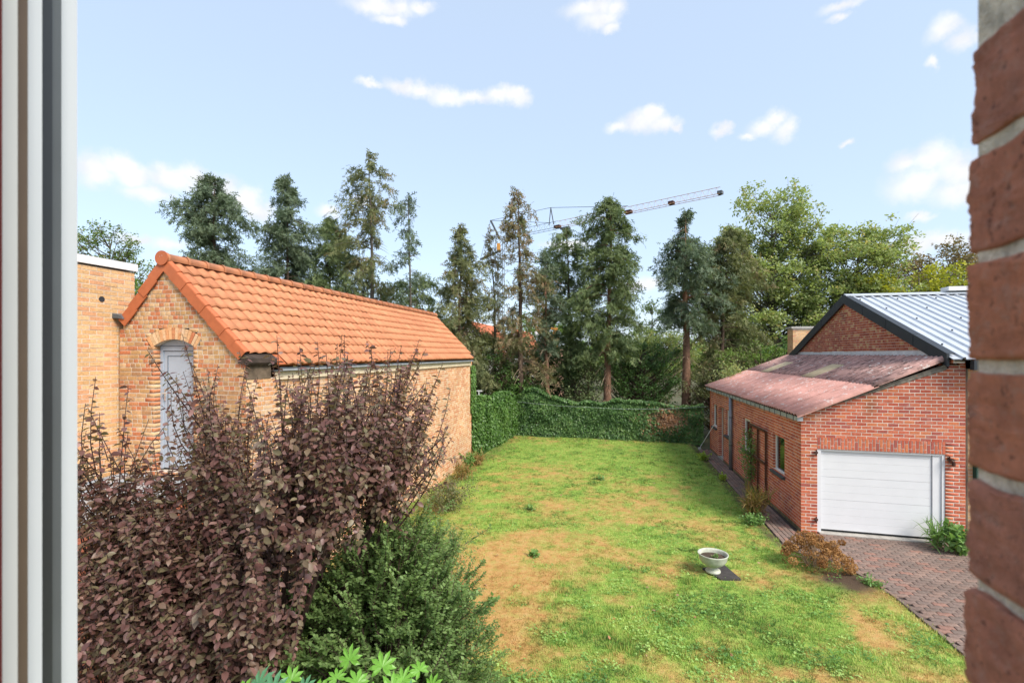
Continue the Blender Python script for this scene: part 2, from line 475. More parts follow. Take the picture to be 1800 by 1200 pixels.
M['bluestone'] = plain('bluestone sill', (0.07, 0.075, 0.08), 0.7, 0.3, 12)
M['wood_brown'] = plain('brown stained wood', (0.085, 0.035, 0.022), 0.7, 0.35, 14)
M['wood_pale'] = plain('bare timber', (0.55, 0.26, 0.06), 0.75, 0.2, 6)
M['iron'] = plain('rusty iron', (0.07, 0.03, 0.022), 0.75, 0.4, 40)
M['frame_pvc'] = plain('window pvc', (0.60, 0.63, 0.65), 0.35, 0.03, 4, 0.0, 0.45)
M['gasket'] = plain('rubber gasket', (0.03, 0.033, 0.036), 0.5, 0.1, 10, 0.0, 0.4)
M['gasket_grey'] = plain('grey rebate', (0.10, 0.11, 0.115), 0.5, 0.08, 10, 0.0, 0.4)
M['brown_shadow_rebate'] = plain('brown shadow rebate', (0.12, 0.085, 0.06), 0.6, 0.1, 10, 0.0, 0.3)  # brown of the frame recess with its shadow put into the colour
M['grey_profile'] = plain('grey profile', (0.56, 0.57, 0.56), 0.5, 0.04, 6, 0.0, 0.3)
M['maroon'] = plain('maroon cloth', (0.08, 0.012, 0.012), 0.9, 0.2, 20, 0.0)
M['bark'] = plain('bark', (0.085, 0.058, 0.042), 0.95, 0.45, 9, 0.02)
M['bark_red'] = plain('reddish bark', (0.17, 0.095, 0.06), 0.95, 0.5, 7, 0.02)
M['bark_grey'] = plain('grey bark', (0.12, 0.105, 0.085), 0.95, 0.4, 9, 0.015)
M['twig'] = plain('dark twig', (0.05, 0.028, 0.024), 0.8, 0.3, 20, 0.0)
M['twig_dry'] = plain('dry twig', (0.30, 0.22, 0.15), 0.9, 0.3, 20, 0.0)
M['dark_core'] = plain('shaded hedge core', (0.03, 0.035, 0.018), 0.95, 0.4, 9, 0.0)
M['soil'] = plain('soil', (0.075, 0.052, 0.036), 0.97, 0.4, 7, 0.02)
M['urn'] = plain('weathered white urn', (0.42, 0.44, 0.36), 0.85, 0.3, 9, 0.002)
M['crane_orange'] = plain('crane orange', (0.42, 0.25, 0.15), 0.6, 0.2, 2, 0.0)
M['crane_dark'] = plain('crane steel', (0.10, 0.11, 0.12), 0.6, 0.2, 2, 0.0)
M['white_wall'] = plain('white render', (0.72, 0.70, 0.66), 0.9, 0.1, 2)
M['red_roof'] = plain('far red roof', (0.42, 0.13, 0.06), 0.85, 0.25, 3)
M['green_box'] = plain('green metal', (0.01, 0.055, 0.04), 0.4, 0.1, 8, 0.0)

def glass_mat():
    m, nt, out = new_mat('window glass')
    g = nd(nt, 'ShaderNodeBsdfGlossy'); g.inputs['Roughness'].default_value = 0.03
    t = nd(nt, 'ShaderNodeBsdfTransparent'); t.inputs[0].default_value = (0.55, 0.6, 0.58, 1)
    fr = nd(nt, 'ShaderNodeFresnel'); fr.inputs[0].default_value = 1.6
    mx = nd(nt, 'ShaderNodeMixShader')
    nt.links.new(maprange(nt, fr.outputs[0], 0, 1, 0.08, 1), mx.inputs[0]); nt.links.new(t.outputs[0], mx.inputs[1]); nt.links.new(g.outputs[0], mx.inputs[2])
    nt.links.new(mx.outputs[0], out.inputs[0])
    return m
M['glass'] = glass_mat()

def steel_roof_mat():
    m, nt, out = new_mat('galvanised roof')
    c = mulcol(nt, rgb(nt, (0.56, 0.59, 0.63)), maprange(nt, noise(nt, 1.5, 3), 0.3, 0.7, 0.93, 1.07))
    principled(nt, out, c, 0.42, None, 0, 0.5, 0.35)
    return m
M['steel_roof'] = steel_roof_mat()

def corrug_mat(name, base, dark, df, pale):
    m, nt, out = new_mat(name)
    c = ramp(nt, [base, tuple(x*0.86 for x in base), tuple(min(1, x*1.1) for x in base)], each(nt))
    c = mulcol(nt, c, maprange(nt, noise(nt, 3, 6, 0.7), 0.25, 0.75, 0.75, 1.25))
    g = nd(nt, 'ShaderNodeNewGeometry'); vm = nd(nt, 'ShaderNodeVectorMath', operation='MULTIPLY'); nt.links.new(g.outputs['Position'], vm.inputs[0]); vm.inputs[1].default_value = (5.0, 22.0, 5.0)
    c = mixcol(nt, c, dark, maprange(nt, noise(nt, 1.0, 6, 0.72, vm.outputs[0]), df, df+0.12, 0, 0.9))
    c = mixcol(nt, c, dark, maprange(nt, noise(nt, 2.2, 5, 0.6), df-.02, df+0.2, 0, 0.55))
    c = mixcol(nt, c, (0.62,0.58,0.54), maprange(nt, noise(nt, 5.5, 7, 0.7), pale, pale+0.05, 0, 0.8))
    principled(nt, out, c, 0.92, noise(nt, 60, 4), 0.005, 0.15)
    return m
M['corr_low'] = corrug_mat('fibre cement lower', (0.58,0.31,0.26), (0.27,0.15,0.125), 0.57, 0.57)
M['corr_up'] = corrug_mat('fibre cement upper', (0.50,0.30,0.26), (0.085,0.06,0.052), 0.50, 0.58)
M['corr_sky'] = corrug_mat('translucent sheet', (0.58,0.47,0.30), (0.30,0.22,0.13), 0.68, 0.75)

def paver_mat(name, cols):
    m, nt, out = new_mat(name)
    c = ramp(nt, cols, each(nt), 'CONSTANT')
    c = mulcol(nt, c, maprange(nt, noise(nt, 40, 5, 0.7), 0.25, 0.75, 0.65, 1.4))
    c = mulcol(nt, c, maprange(nt, noise(nt, 0.9, 4), 0.3, 0.7, 0.8, 1.2))
    c = mixcol(nt, c, (0.5,0.49,0.47), maprange(nt, noise(nt, 7, 8, 0.8), 0.66, 0.72, 0, 0.7))
    principled(nt, out, c, 0.85, noise(nt, 110, 4), 0.004, 0.25)
    return m
M['paver'] = paver_mat('paver', [(0.18, 0.132, 0.111), (0.209, 0.145, 0.118), (0.166, 0.125, 0.105), (0.195, 0.139, 0.116), (0.224, 0.154, 0.125), (0.175, 0.13, 0.11), (0.245, 0.14, 0.109), (0.19, 0.137, 0.114)])

# leaves
M['plum'] = leaf_mat('plum leaf', [(0.105, 0.05, 0.046), (0.19, 0.095, 0.085), (0.135, 0.066, 0.062), (0.31, 0.165, 0.15), (0.17, 0.155, 0.085), (0.17, 0.082, 0.075), (0.22, 0.19, 0.115), (0.29, 0.19, 0.15)], 0.38, 0.42, 0.45, tcol=1.7)
M['privet'] = leaf_mat('privet leaf', [(0.1, 0.16, 0.05), (0.15, 0.235, 0.075), (0.125, 0.2, 0.065), (0.25, 0.36, 0.14), (0.14, 0.22, 0.06)], 0.4, 0.6, 0.2)
M['ivy'] = leaf_mat('ivy leaf', [(0.04, 0.095, 0.022), (0.075, 0.16, 0.035), (0.12, 0.23, 0.05), (0.06, 0.125, 0.03), (0.22, 0.36, 0.09)], 0.25, 0.42, 0.4)
M['ivy_dark'] = leaf_mat('shaded ivy leaf', [(0.041, 0.09, 0.029), (0.072, 0.152, 0.043), (0.116, 0.217, 0.058), (0.058, 0.116, 0.036), (0.217, 0.334, 0.102)], 0.2, 0.45, 0.35)
M['ivy_dead'] = leaf_mat('dead ivy leaf', [(0.28, 0.16, 0.09), (0.4, 0.26, 0.16), (0.4, 0.17, 0.07), (0.26, 0.18, 0.13)], 0.2, 0.8)
M['fatsia'] = leaf_mat('fatsia leaf', [(0.16,0.36,0.045),(0.19,0.42,0.06)], 0.35, 0.35, 0.45)
M['fatsia_blue'] = leaf_mat('fatsia leaf older', [(0.09,0.25,0.12),(0.11,0.28,0.13)], 0.3, 0.3, 0.5)
M['con_blue'] = leaf_mat('cypress blue green', [(0.083, 0.123, 0.078), (0.124, 0.168, 0.103), (0.159, 0.202, 0.124), (0.1, 0.14, 0.081)], 0.3, 0.6, 0.25)
M['con_olive'] = leaf_mat('cypress olive', [(0.106, 0.129, 0.059), (0.159, 0.179, 0.078), (0.206, 0.213, 0.092), (0.13, 0.151, 0.067), (0.224, 0.174, 0.092)], 0.3, 0.6, 0.25)
M['con_green'] = leaf_mat('cypress green', [(0.088, 0.129, 0.059), (0.13, 0.174, 0.076), (0.177, 0.224, 0.092), (0.106, 0.146, 0.065)], 0.3, 0.6, 0.25)
M['con_brown'] = leaf_mat('cypress browning', [(0.153, 0.174, 0.081), (0.248, 0.174, 0.103), (0.177, 0.19, 0.092), (0.283, 0.19, 0.108), (0.142, 0.168, 0.076)], 0.3, 0.7, 0.2)
M['dec_green'] = leaf_mat('maple leaf', [(0.199, 0.256, 0.105), (0.283, 0.354, 0.135), (0.36, 0.415, 0.173), (0.242, 0.294, 0.12), (0.48, 0.403, 0.176)], 0.4, 0.5, 0.3)
M['dec_yellow'] = leaf_mat('yellow green leaf', [(0.3, 0.32, 0.045), (0.4, 0.38, 0.05), (0.22, 0.28, 0.05)], 0.4, 0.5, 0.3)
M['dec_brown'] = leaf_mat('bronze leaf', [(0.192, 0.131, 0.07), (0.244, 0.174, 0.086), (0.148, 0.148, 0.07), (0.295, 0.182, 0.096)], 0.35, 0.6, 0.25)
M['dec_mixed'] = leaf_mat('robinia leaf', [(0.148, 0.227, 0.061), (0.209, 0.27, 0.07), (0.122, 0.192, 0.061), (0.26, 0.209, 0.078)], 0.4, 0.5, 0.3)
M['dec_bright'] = leaf_mat('bright green leaf', [(0.127, 0.2, 0.048), (0.172, 0.252, 0.06), (0.103, 0.168, 0.042)], 0.4, 0.5, 0.3)
M['dec_dark'] = leaf_mat('dark shrub leaf', [(0.061, 0.126, 0.039), (0.091, 0.178, 0.052), (0.12, 0.217, 0.061)], 0.3, 0.5, 0.3)
M['dec_pale'] = leaf_mat('birch leaf', [(0.138, 0.196, 0.086), (0.184, 0.241, 0.115), (0.115, 0.172, 0.069)], 0.4, 0.55, 0.25)
M['hydrangea'] = leaf_mat('dead hydrangea', [(0.17,0.08,0.035),(0.27,0.13,0.05),(0.36,0.19,0.075),(0.46,0.27,0.12),(0.30,0.15,0.06)], 0.25, 0.85, 0.15)
M['weed'] = leaf_mat('weed leaf', [(0.14, 0.26, 0.075), (0.2, 0.34, 0.1), (0.12, 0.22, 0.075)], 0.35, 0.5, 0.3)
M['weed_yellow'] = leaf_mat('yellow weed leaf', [(0.28,0.38,0.05),(0.34,0.44,0.07)], 0.35, 0.5, 0.3)
M['dry_grass'] = leaf_mat('dry grass', [(0.30,0.19,0.08),(0.36,0.22,0.09),(0.20,0.17,0.05),(0.13,0.18,0.04)], 0.3, 0.7, 0.2)

def lawn_cols(nt, dry, fine):
    g = ramp(nt, [(0.11,0.23,0.05),(0.26,0.43,0.08),(0.45,0.57,0.14)], fine)
    b = ramp(nt, [(0.40,0.20,0.07),(0.60,0.36,0.14),(0.62,0.42,0.19)], fine)
    return mixcol(nt, g, b, dry)
def lawn_mat():
    m, nt, out = new_mat('lawn sward')
    f = maprange(nt, noise(nt, 5, 7, 0.75), 0.30, 0.70, 0, 1)
    d = maprange(nt, noise(nt, 7, 5, 0.7), 0.3, 0.7, -0.3, 0.3)
    ad = nd(nt, 'ShaderNodeMath', operation='ADD', use_clamp=True); nt.links.new(attr(nt, 'dry'), ad.inputs[0]); nt.links.new(d, ad.inputs[1])
    c = mulcol(nt, lawn_cols(nt, ad.outputs[0], f), rgb(nt, (0.80, 0.78, 0.75)))
    c = mixcol(nt, c, (0.085,0.058,0.04), attr(nt, 'soil'))
    principled(nt, out, c, 0.95, noise(nt, 50, 5), 0.03, 0.1)
    return m
def blade_mat():
    m, nt, out = new_mat('grass blade')
    c = lawn_cols(nt, attr(nt, 'dry'), attr(nt, 'rnd'))
    p = principled(nt, out, c, 0.6, None, 0, 0.2)
    t = nd(nt, 'ShaderNodeBsdfTranslucent'); nt.links.new(c, t.inputs[0])
    mx = nd(nt, 'ShaderNodeMixShader'); mx.inputs[0].default_value = 0.35
    nt.links.new(p.outputs[0], mx.inputs[1]); nt.links.new(t.outputs[0], mx.inputs[2]); nt.links.new(mx.outputs[0], out.inputs[0])
    return m
M['lawn'] = lawn_mat(); M['blade'] = blade_mat()

# ------------------------------------------------------------------ ground, lawn, drive, path
b = MB(); b.add([(-900,-300,-0.06),(900,-300,-0.06),(900,1500,-0.06),(-900,1500,-0.06)], [(0,1,2,3)])
m, nt, out = new_mat('far ground')
principled(nt, out, ramp(nt, [(0.06,0.075,0.03),(0.09,0.085,0.045),(0.05,0.07,0.025)], noise(nt, 0.25, 6)), 0.95, None)
tag(b.build('ground', m), kind='structure')

def drive_edge(y):
    """x of the paving's left edge"""
    return np.interp(y, [5.0, 8.1, 9.8, 10.6, 11.05, 11.45, 11.9, 14.0, 25.0], [4.75, 4.72, 4.66, 4.5, 4.25, 3.75, 3.50, 3.47, 3.32])

DRY = [(-1.6,10.8,1.6,1.0,.85),(-0.6,12.6,2.2,.7,.5),(-2.2,8.9,1.0,1.6,.5),(-0.2,14.0,1.7,.9,.7),(2.3,12.7,.9,1.2,.6),(-1.8,7.6,.9,1.6,.9),(-1.9,17.3,1.3,.9,.5),(0.7,6.9,1.0,.5,.55),(-1.1,13.0,.9,.8,.4),
       (3.9,8.6,.7,.6,.6),(3.1,10.3,.8,.4,.5),(-3.2,14.5,.9,1.4,.45),(-2.6,9.6,1.0,.9,.8),(0.2,10.2,1.0,.5,.5),(2.6,7.0,1.2,.5,.5),(4.0,7.3,.5,.8,.5),(-3.4,16.5,1.2,.5,.35),(-4.6,23.8,1.4,.6,.4),(0.8,15.6,1.0,.7,.4)]
GREEN = [(-0.2,7.4,.8,.7,.8),(1.0,8.8,1.1,.6,.8),(-1.1,12.4,.8,.45,.9),(2.2,8.4,.9,.7,.5),(0.2,9.3,.6,.35,.6),(-2.6,12.0,.9,.6,.5),(2.9,16.5,.7,3.5,.5),(0.0,21.0,4.5,2.0,.5),(0.5,11.6,.7,.5,.6)]
def dryness(x, y):
    wx = x + (fbm(x*1.3, y*1.3, 4, 11)-.5)*1.6; wy = y + (fbm(x*1.3, y*1.3, 4, 23)-.5)*1.8
    t = np.zeros_like(x)
    for cx, cy, rx, ry, a in DRY: t = t + a*np.exp(-(((wx-cx)/rx)**2 + ((wy-cy)/ry)**2))
    for cx, cy, rx, ry, a in GREEN: t = t - a*np.exp(-(((wx-cx)/rx)**2 + ((wy-cy)/ry)**2))
    t = t + (fbm(x*1.6, y*1.6, 4, 3)-.5)*1.2 + (fbm(x*4.3, y*4.3, 4, 13)-.5)*1.6 + 0.14
    return np.clip(t*.82, 0, .9)
def soilness(x, y):
    t = 1.3*np.exp(-(((x-4.05)/.55)**2 + ((y-10.35)/.5)**2)) + 0.8*np.exp(-((x - drive_edge(y) + .12)/.16)**2)*(y > 11.5) + .5*np.exp(-((x+5.4)/.3)**2)
    t = t*(0.5 + fbm(x*4, y*4, 3, 5))
    return np.clip(t, 0, 1)

nx, ny = 105, 190
xs = np.linspace(0, 1, nx); ys = np.linspace(2.0, 25.2, ny)
gx = np.empty((ny, nx)); gy = np.repeat(ys[:, None], nx, 1)
for i, y in enumerate(ys): gx[i] = -6.2 + (drive_edge(y) + 6.2)*xs
gz = 0.012 + (fbm(gx*.8, gy*.8, 3, 9)-.5)*0.06
gz[:, -1] = 0.0
co = np.stack([gx, gy, gz], -1).reshape(-1, 3)
i0 = (np.arange(ny-1)[:, None]*nx + np.arange(nx-1)[None]).ravel()
quads = np.stack([i0, i0+1, i0+nx+1, i0+nx], 1)
me = np_mesh('lawn', co, quads.ravel(), np.full(len(quads), 4), smooth=True)
for nm, fn in (('dry', dryness), ('soil', soilness)):
    at = me.attributes.new(nm, 'FLOAT', 'POINT'); at.data.foreach_set('value', fn(gx, gy).ravel().astype(np.float32))
lawn = tag(link('lawn', me, M['lawn']), kind='structure')

# grass blades
def grass():
    N = 125000
    d = 1.0/np.sqrt(rng.uniform(1/24.5**2*0.35, 1/5.2**2, N))      # denser near the house
    d = np.where(rng.random(N) < 0.35, rng.uniform(8, 25, N), d)
    y = d; x = -6.0 + (drive_edge(y) - .03 + 6.0)*rng.random(N)
    dr = dryness(x, y); so = soilness(x, y)
    keep = rng.random(N) > np.maximum(dr*0.42, so*1.1)
    keep &= ~((x > 1.5) & (x < 2.2) & (y > 9.75) & (y < 10.55) & (np.abs(x-1.86) + np.abs(y-10.15)*.8 < .42))
    keep &= ~((x < -5.4) & (y < 18.9))
    x, y, dr = x[keep], y[keep], dr[keep]; N = len(x)
    tv = [(-.09,0,0),(.09,0,0),(.05,.25,1),(-.30,.08,0),(-.16,.20,0),(-.42,.42,.72),(.18,-.1,0),(.32,0,0),(.42,-.42,.6),(.0,-.2,0),(.13,-.26,0),(-.1,-.6,.5)]
    tf = [(0,1,2),(3,4,5),(6,7,8),(9,10,11)]
    a = rng.uniform(0, 2*math.pi, N); ca, sa = np.cos(a), np.sin(a); z = np.zeros(N); o = np.ones(N)
    ax = np.stack([np.stack([ca, sa, z], 1), np.stack([-sa, ca, z], 1), np.stack([z, z, o], 1)], 1)
    s = rng.uniform(.04, .095, N)*(1 - .35*dr)
    clump = fbm(x*1.7, y*1.7, 3, 41)
    h = s*(0.30 + .70*clump)
    edge = np.exp(-((x - drive_edge(y))/.16)**2) + np.exp(-((y-24.6)/.22)**2) + np.exp(-((x+5.3)/.22)**2)
    tall = 1 + 1.1*np.clip(edge, 0, 1)*rng.random(N) + .7*np.clip((fbm(x*2.6, y*2.6, 3, 57)-.62)/.12, 0, 1)*(1-dr)
    s = s*(1 + .25*(tall-1)); h = h*tall
    sc = np.stack([s*1.1, s*1.1, h], 1)
    gzz = 0.012 + (fbm(x*.8, y*.8, 3, 9)-.5)*0.06
    dd = np.clip(dr + rng.normal(0, .28, N), 0, 1)
    rr = np.clip(rng.random(N)*.42 + (fbm(x*.8, y*.8, 3, 77)-.5)*1.3 + (fbm(x*3.4, y*3.4, 3, 79)-.5)*1.9 + .30, 0, 1)
    o = scatter('grass', tv, tf, np.stack([x, y, gzz-.005], 1), ax, sc, rr, M['blade'], None, {'dry': dd})
    tag(o, 'short patchy grass of the back garden lawn', 'grass', kind='stuff')
grass()
def clover():
    rs = np.random.default_rng(131); n = 34000
    d = 1.0/np.sqrt(rs.uniform(1/20.0**2, 1/5.4**2, n)); y = d; x = -5.2 + (drive_edge(y) - .1 + 5.2)*rs.random(n)
    m_ = np.clip((fbm(x*1.9, y*1.9, 4, 151)-.50)/.10, 0, 1)*np.clip(1.25 - dryness(x, y)*1.6, 0, 1)
    k = rs.random(n) < m_; x, y = x[k], y[k]; n = len(x)
    gz_ = 0.012 + (fbm(x*.8, y*.8, 3, 9)-.5)*0.06
    P = np.stack([x, y, gz_ + rs.uniform(.018, .05, n)], 1)
    nrm = np.array([0,0,1.]) + rs.normal(0, .35, (n, 3)); D = rs.normal(size=(n, 3))*np.array([1,1,.15])
    rr = np.clip((fbm(x*2.6, y*2.6, 3, 155)-.5)*2.2 + .5 + rs.normal(0, .15, n), 0, 1)
    tv = [(0,0,0),(-.45,.35,.05),(0,.75,.0),(.45,.35,.05),(-.75,-.1,.04),(-.4,-.6,.0),(.75,-.1,.04),(.4,-.6,.0)]
    o = scatter('clover', tv, [(0,3,2,1),(0,1,4,5),(0,7,6,3)], P, frame_dn(D, nrm), rs.uniform(.016, .031, n), rr, M['clover'])
    tag(o, 'low clover and moss mats spreading through the lawn', 'clover', kind='stuff')
M['clover'] = leaf_mat('clover leaf', [(0.10,0.22,0.06),(0.17,0.33,0.085),(0.27,0.45,0.12),(0.37,0.53,0.16)], 0.3, 0.6, 0.25)
clover()

# paving: zigzag interlocking pavers
def paver_mesh(L, W_, zig, h=0.05):
    n = 4
    bot = [(L*i/n, zig*(0 if i == 0 or i == n else (1 if i % 2 else -1))) for i in range(n+1)]
    bot = [(L*i/n, zig*(1 if i % 2 else -1)) for i in range(n+1)]
    top = [(x, y+W_) for x, y in bot][::-1]
    g = 0.006
    pts = [(min(max(x, g), L-g), y + (g if i <= n else -g)) for i, (x, y) in enumerate(bot + top)]
    P = len(pts); cx, cy = L/2, W_/2
    ins = [((x-cx)*.965+cx, (y-cy)*.93+cy) for x, y in pts]
    v = [(x-cx, y-cy, 0) for x, y in pts] + [(x-cx, y-cy, h-.006) for x, y in pts] + [(x-cx, y-cy, h) for x, y in ins]
    f = []
    for i in range(P):
        j = (i+1) % P
        f.append((i, j, P+j, P+i)); f.append((P+i, P+j, 2*P+j, 2*P+i))
    # top as strip of quads between bottom and top zigzag
    for i in range(n):
        f.append((2*P+i, 2*P+i+1, 2*P+(P-1-(i+1)), 2*P+(P-1-i)))
    return v, f

def in_poly(px, py, poly):
    c = False; j = len(poly)-1
    for i in range(len(poly)):
        xi, yi = poly[i]; xj, yj = poly[j]
        if (yi > py) != (yj > py) and px < (xj-xi)*(py-yi)/(yj-yi)+xi: c = not c
        j = i
    return c

def pieces(name, stuffname, tvf, items, mat, parent, limit=300, key=None):
    """items: list of (pos, axes 3x3 rows, scale3). Nearest `limit` are objects of their own, the rest one joined part."""
    tv, tf = tvf
    items = sorted(items, key=key or (lambda it: (Vector(it[0]) - Vector((0, 0, CAM_H))).length))
    me = None
    for it in items[:limit]:
        if me is None:
            me = bpy.data.meshes.new(name); me.from_pydata([tuple(x) for x in tv], [], [tuple(f) for f in tf]); me.materials.append(mat); me.update()
        o = bpy.data.objects.new(name, me); COL.objects.link(o)
        o.parent = parent; bpy_parent_fix(o, parent)
        R = Matrix([list(r) for r in it[1]]).transposed().to_4x4()
        o.matrix_basis = Matrix.Translation(it[0]) @ R @ Matrix.Diagonal((*it[2], 1))
    rest = items[limit:]
    if rest:
        o = scatter(stuffname, tv, tf, [r[0] for r in rest], np.array([r[1] for r in rest], float), np.array([r[2] for r in rest], float), rng.random(len(rest)), mat, parent)
        o['kind'] = 'stuff'

I3 = np.eye(3)
PT = 0.0   # paving bed level
b = MB()
poly_drive = [(4.62,3.0),(4.72,8.1),(4.66,9.8),(4.5,10.6),(4.25,11.05),(3.75,11.45),(3.5,11.88),(4.12,12.86),(7.9,12.66),(8.5,12.6),(8.5,3.0)]
b.prism([(x, y, -0.05) for x, y in poly_drive], (0, 0, 0.055))
drive = tag(b.build('driveway', plain('jointing sand', (0.05,0.042,0.035), 0.97, 0.3, 20)), kind='structure')
items = []
L, W_ = 0.225, 0.1125
for r in range(int(9.9/W_)):
    y = 3.1 + r*W_
    for k in range(int(5.2/L)+2):
        x = 3.4 + (k + .5*(r % 2))*L
        if in_poly(x, y, poly_drive) and x < 8.45 and (y > 5.0):
            t = rng.normal(0, .008, 2)
            z = np.array([t[0], t[1], 1.0]); z /= np.linalg.norm(z)
            xx = np.cross([0,1,0], z); yy = np.cross(z, xx)
            items.append(((x, y, 0.004 - 0.03 + rng.normal(0, .0015) + .03), np.stack([xx/np.linalg.norm(xx), yy/np.linalg.norm(yy), z]), (1, 1, .6)))
pieces('paver', 'paving', paver_mesh(L, W_, 0.014), items, M['paver'], drive)
# kerb strip of edging stones along lawn
b = MB()
poly_path = [(3.47,11.95),(3.47,14.0),(3.30,23.3),(3.86,23.3),(4.14,12.95),(4.10,12.9)]
b.prism([(x, y, -0.05) for x, y in poly_path], (0, 0, 0.055))
path = tag(b.build('path', drive.data.materials[0]), kind='structure')
items = []
for r in range(int(11.2/.21)):
    for k in range(7):
        y = 11.95 + (r + .5*(k % 2))*.21; x = 3.33 + k*.105 + (13-y)*0.017
        if in_poly(x, y, poly_path):
            items.append(((x, y, 0.004 + rng.normal(0, .0015)), np.array([[0,1,0],[-1,0,0],[0,0,1.]]), (.93, .90, .6)))
pieces('paver', 'paving', paver_mesh(L, W_, 0.0), items, M['paver'], path)
items = []
for y in np.arange(7.0, 11.0, .34):
    x = float(drive_edge(y)) - .03; x2 = float(drive_edge(y+.34)) - .03
    d = np.array([x2-x, .34, 0]); d /= np.linalg.norm(d)
    items.append(((x + (x2-x)/2, y+.17, 0.0), np.stack([d, np.array([-d[1], d[0], 0]), [0,0,1]]), (1.46, .6, .75)))
pieces('edging_stone', 'edging', paver_mesh(L, W_, 0.0), items, M['paver'], drive)

# ------------------------------------------------------------------ bricks
def brick_template():
    bu, bv, bd = .5-.016, .5-.05, .06
    v = [(-.5,0,-.5),(.5,0,-.5),(.5,0,.5),(-.5,0,.5),
         (-.5,-.94,-.5),(.5,-.94,-.5),(.5,-.94,.5),(-.5,-.94,.5),
         (-bu,-1,-bv),(bu,-1,-bv),(bu,-1,bv),(-bu,-1,bv)]
    f = [(0,1,5,4),(1,2,6,5),(2,3,7,6),(3,0,4,7),(4,5,9,8),(5,6,10,9),(6,7,11,10),(7,4,8,11),(8,9,10,11)]
    return v, f          # local x along wall, -y outward, z up; y=0 is the back
BRT = brick_template()

def brick_wall(thing, O, U, ulen, zlen, ok, course=0.077, length=0.205, joint=0.011, mats=('brick_red', 'mortar_pale'), bond='stretcher',
               thick=0.2, limit=300, name='wall', vis=None, u0=0.0, proud=0.0035, seed=0):
    """wall face through O, along U (unit, horizontal), outward normal = U x Z. ok(v) gives list of (ua,ub) solid intervals at height v."""
    U = Vector(U).normalized(); Z = Vector((0,0,1)); Nn = U.cross(Z); O = Vector(O)
    rs = np.random.default_rng(seed)
    bk = MB(); items = []
    nco = int(round(zlen/course))
    A = np.array([list(U), list(-Nn), [0,0,1]])
    for i in range(nco):
        z0 = i*course; v = z0 + course/2
        for (ua, ub) in ok(v):
            if ub - ua < 0.02: continue
            bk.obox(O + U*ua + Z*z0 - Nn*proud, U*(ub-ua), -Nn*thick, Z*course)
            kind = 0
            if bond == 'stretcher': Ls = length; off = (i % 2)*length/2
            elif bond == 'english': Ls = length if i % 2 == 0 else length/2; off = 0 if i % 2 == 0 else length/4
            else: Ls = length if rs.random() < .45 else length/2; off = rs.random()*length
            u = ua - ((ua - u0 - off) % Ls)
            cuts = [ua]
            while u < ub:
                u += Ls
                if u - cuts[-1] > Ls*.28 and ub - u > Ls*.28: cuts.append(u)
            cuts.append(ub)
            for a, e in zip(cuts[:-1], cuts[1:]):
                inner_l = a == ua and ua > .05; inner_r = e == ub and ub < ulen-.05
                jl = -.003 if a == ua else joint/2; jr = -.003 if e == ub else joint/2
                dp = .125 if (inner_l or inner_r) else proud + .004
                w = e - a - jl - jr; h = course - joint*rs.uniform(.85, 1.1)
                c = O + U*((a+jl+e-jr)/2) + Z*(v + rs.normal(0, .0008)) - Nn*dp
                items.append((tuple(c), A, (w, dp + max(-.0015, rs.normal(0, .0013)), h)))
    w = bk.build(name, M[mats[1]], thing)
    def score(it):
        p = Vector(it[0]); d = (p - Vector((0,0,CAM_H)))
        s = d.length
        if vis is not None and not vis(p): s += 1000
        return s
    pieces('brick', 'brickwork', BRT, items, M[mats[0]], w, limit, score)
    return w

def cut(iv, a, b):
    """remove [a,b] from list of intervals"""
    r = []
    for x, y in iv:
        if b <= x or a >= y: r.append((x, y)); continue
        if a > x: r.append((x, a))
        if b < y: r.append((b, y))
    return r

# ------------------------------------------------------------------ tiled outbuilding (left)
TX, TY0, TY1 = -5.75, 6.75, 18.9          # long wall plane, gable face, far end
RX, RZ = -7.28, 5.78                       # ridge
SL = (RZ - 4.22)/(TX - RX)*-1              # roof fall per metre towards +x (negative)
outb = empty('brick_outbuilding', (-7, 12, 0), 'long yellow brick outbuilding with orange tiled roof and blue grey door', 'building')
XL = -8.2
DU0, DU1, DTOP, DRISE = -7.50, -6.73, 4.33, 0.11
def gable_ok(v):
    # u measured from XL
    x1 = TX - .009; x0 = XL
    if v > 4.1:
        x1 = min(x1, RX + (RZ - 0.125 - v)/-SL)
        x0 = max(x0, RX - (RZ - 0.125 - v)/1.19)
    iv = [(x0-XL, x1-XL)]
    if x1 <= x0: return []
    top = DTOP
    if 2.3 < v < DTOP: iv = cut(iv, DU0-XL, DU1-XL)
    elif v < DTOP + DRISE + .20 and v > DTOP - .02:
        # segmental arch zone (intrados plus ring)
        xc = (DU0+DU1)/2; hw = (DU1-DU0)/2
        Rr = (hw*hw + DRISE*DRISE)/(2*DRISE); zc = DTOP + DRISE - Rr
        q = (Rr+.19)**2 - (v-zc)**2
        if q > 0:
            h = min(math.sqrt(q), hw + .11 + max(0, v-DTOP)*.4); iv = cut(iv, xc-h-XL, xc+h-XL)
    return iv
gw = brick_wall(outb, (XL, TY0, 0), (1,0,0), TX-XL, RZ, gable_ok, 0.071, 0.20, 0.011, ('brick_gable','mortar_grey'), 'random', 0.22, 300, 'wall', seed=3)
